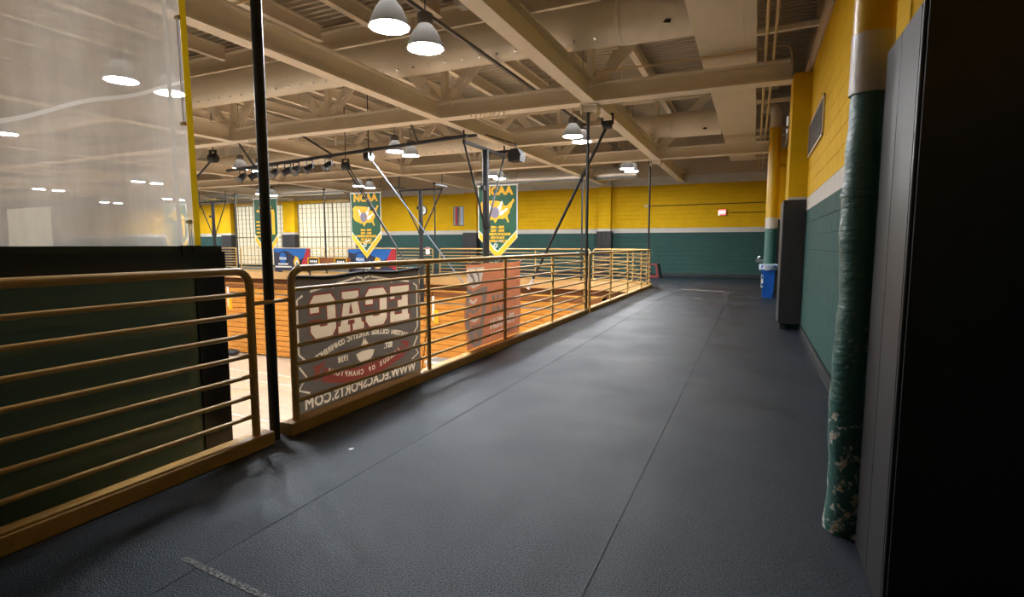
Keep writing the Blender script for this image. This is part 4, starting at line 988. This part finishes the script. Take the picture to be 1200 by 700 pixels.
for z, x0, lb in ((2.86, -4.5, 'long thin conduit across the yellow far wall above the exit sign'), (2.76, -1.0, 'short thin conduit running right from the exit sign')):
    o = MB().tube([(x0, YB - .03, z if x0 > -2 else 3.13), (.45, YB - .03, z if x0 > -2 else 3.16)], .016, 6).build('wall_conduit', M['dark']); tag(o, lb, 'conduit')
o = MB().box((-4.6, YB - .06, 3.08), (-4.45, YB - .005, 3.2)).build('junction_box', M['conduit']); tag(o, 'tiny box at the left end of the far wall conduit', 'box')
t = thing('wall_clock', 'round white clock on the yellow far wall beside the goal mast', 'clock', (-16.45, YB - .05, 3.0))
ck = MB().tube([(-16.45, YB - .01, 3.25), (-16.45, YB - .08, 3.25)], .26, 24); ck.build('rim', M['grey'], t)
MB().tube([(-16.45, YB - .08, 3.25), (-16.45, YB - .085, 3.25)], .225, 24).build('dial', M['white'], t)
MB().box((-16.46, YB - .09, 3.25), (-16.44, YB - .086, 3.42)).box((-16.45, YB - .09, 3.24), (-16.33, YB - .086, 3.26)).build('hands', M['black'], t)
t = thing('framed_picture', 'framed picture with red and pale stripes on the yellow far wall', 'picture', (-14.2, YB - .05, 2.4))
MB().box((-14.55, YB - .05, 2.40), (-13.9, YB - .005, 3.40)).build('frame', M['grey'], t)
for a, b, m in ((-14.50, -14.40, 'tanink'), (-14.40, -14.30, 'red'), (-14.30, -14.22, 'navy'), (-14.22, -14.12, 'tanink'), (-14.12, -13.95, 'bag')):
    MB().box((a, YB - .056, 2.44), (b, YB - .05, 3.36)).build('picture_stripe', M[m], t)
o = MB().box((-11.98, 18.34, 1.02), (-11.80, 18.36, 1.3)).build('notice', M['white']); tag(o, 'small white notice on the goal mast right of the middle pennant', 'notice')
MB().box((-11.97, 18.335, 1.24), (-11.81, 18.34, 1.29)).build('red_heading', M['red'], o)
MB().box((-12.2, 18.35, 1.12), (-11.9, 18.37, 1.16)).build('clip', M['black'], o)

t = thing('recycling_bin', 'blue recycling bin with a clear bag beside the yellow pipe', 'bin', (.37, 15.95, 0))
def bx(z, k): return [(.37 - k, 15.97 - k, z), (.37 + k, 15.97 - k, z), (.37 + k, 15.97 + k, z), (.37 - k, 15.97 + k, z)]
b = MB(); vs = bx(0, .125) + bx(.80, .165) + bx(.82, .175) + bx(.86, .175) + bx(.86, .155) + bx(.15, .12)
b.add(vs, [(0, 3, 2, 1)] + [(r * 4 + j, r * 4 + (j + 1) % 4, r * 4 + 4 + (j + 1) % 4, r * 4 + 4 + j) for r in range(5) for j in range(4)] + [(20, 21, 22, 23)]); b.build('body', M['binblue'], t)
MB().grid(lambda u, v: (.37 + (.182 + .006 * math.sin(u * 70)) * (1, 1, -1, -1, 1)[0] * math.cos(2 * PI * u + PI / 4) * 1.25, 15.97 + .182 * 1.25 * math.sin(2 * PI * u + PI / 4), .885 - .15 * v + .01 * math.sin(u * 40) * v), 40, 4).build('bag_rim', M['bag'], t)
sg = MB().box((.20, 15.815, .27), (.255, 15.823, .62)).build('label', M['white'], t)
MB().box((.208, 15.811, .30), (.247, 15.815, .38)).box((.208, 15.811, .50), (.247, 15.815, .58)).build('label_mark', M['blue'], t)
t = thing('drinking_fountain', 'small steel drinking fountain on the third column', 'fountain', (.2, 17.3, .85))
MB().box((.06, 17.1, .90), (.42, 17.4, .98)).build('basin', M['chrome'], t)
MB().box((.34, 17.15, .62), (.41, 17.4, .90)).build('cabinet', M['chrome'], t)
MB().tube([(.12, 17.2, .98), (.12, 17.2, 1.05), (.17, 17.2, 1.07)], .018, 8).build('spout', M['chrome'], t)
t = thing('metal_frame', 'small red and black frame standing on the floor by the far railing corner', 'frame', (-3.75, 23.2, 0))
fr = MB(); fr.beam((-4.05, 23.2, 0), (-4.0, 23.2, .58), .045, .045); fr.beam((-3.66, 23.2, 0), (-3.74, 23.2, .58), .045, .045); fr.beam((-4.02, 23.2, .58), (-3.72, 23.2, .58), .045, .045); fr.beam((-4.05, 23.2, .06), (-3.66, 23.2, .06), .045, .045)
fr.build('red_front', M['redpaint'], t)
MB().prism([(-3.64, 23.24, 0), (-3.56, 23.24, 0), (-3.67, 23.24, .60), (-3.72, 23.24, .60)], (0, .5, 0)).build('dark_side', M['blackmatt'], t)
o = MB().add([(-2.49, 2.81, .004), (-2.46, 2.80, .005), (-2.45, 2.83, .008), (-2.48, 2.84, .004), (-2.47, 2.82, .001)], [(0, 1, 2, 3), (0, 4, 1), (1, 4, 2), (2, 4, 3), (3, 4, 0)]).build('paper_scrap', M['white']); tag(o, 'tiny white scrap lying on the rubber floor near the banner', 'scrap')
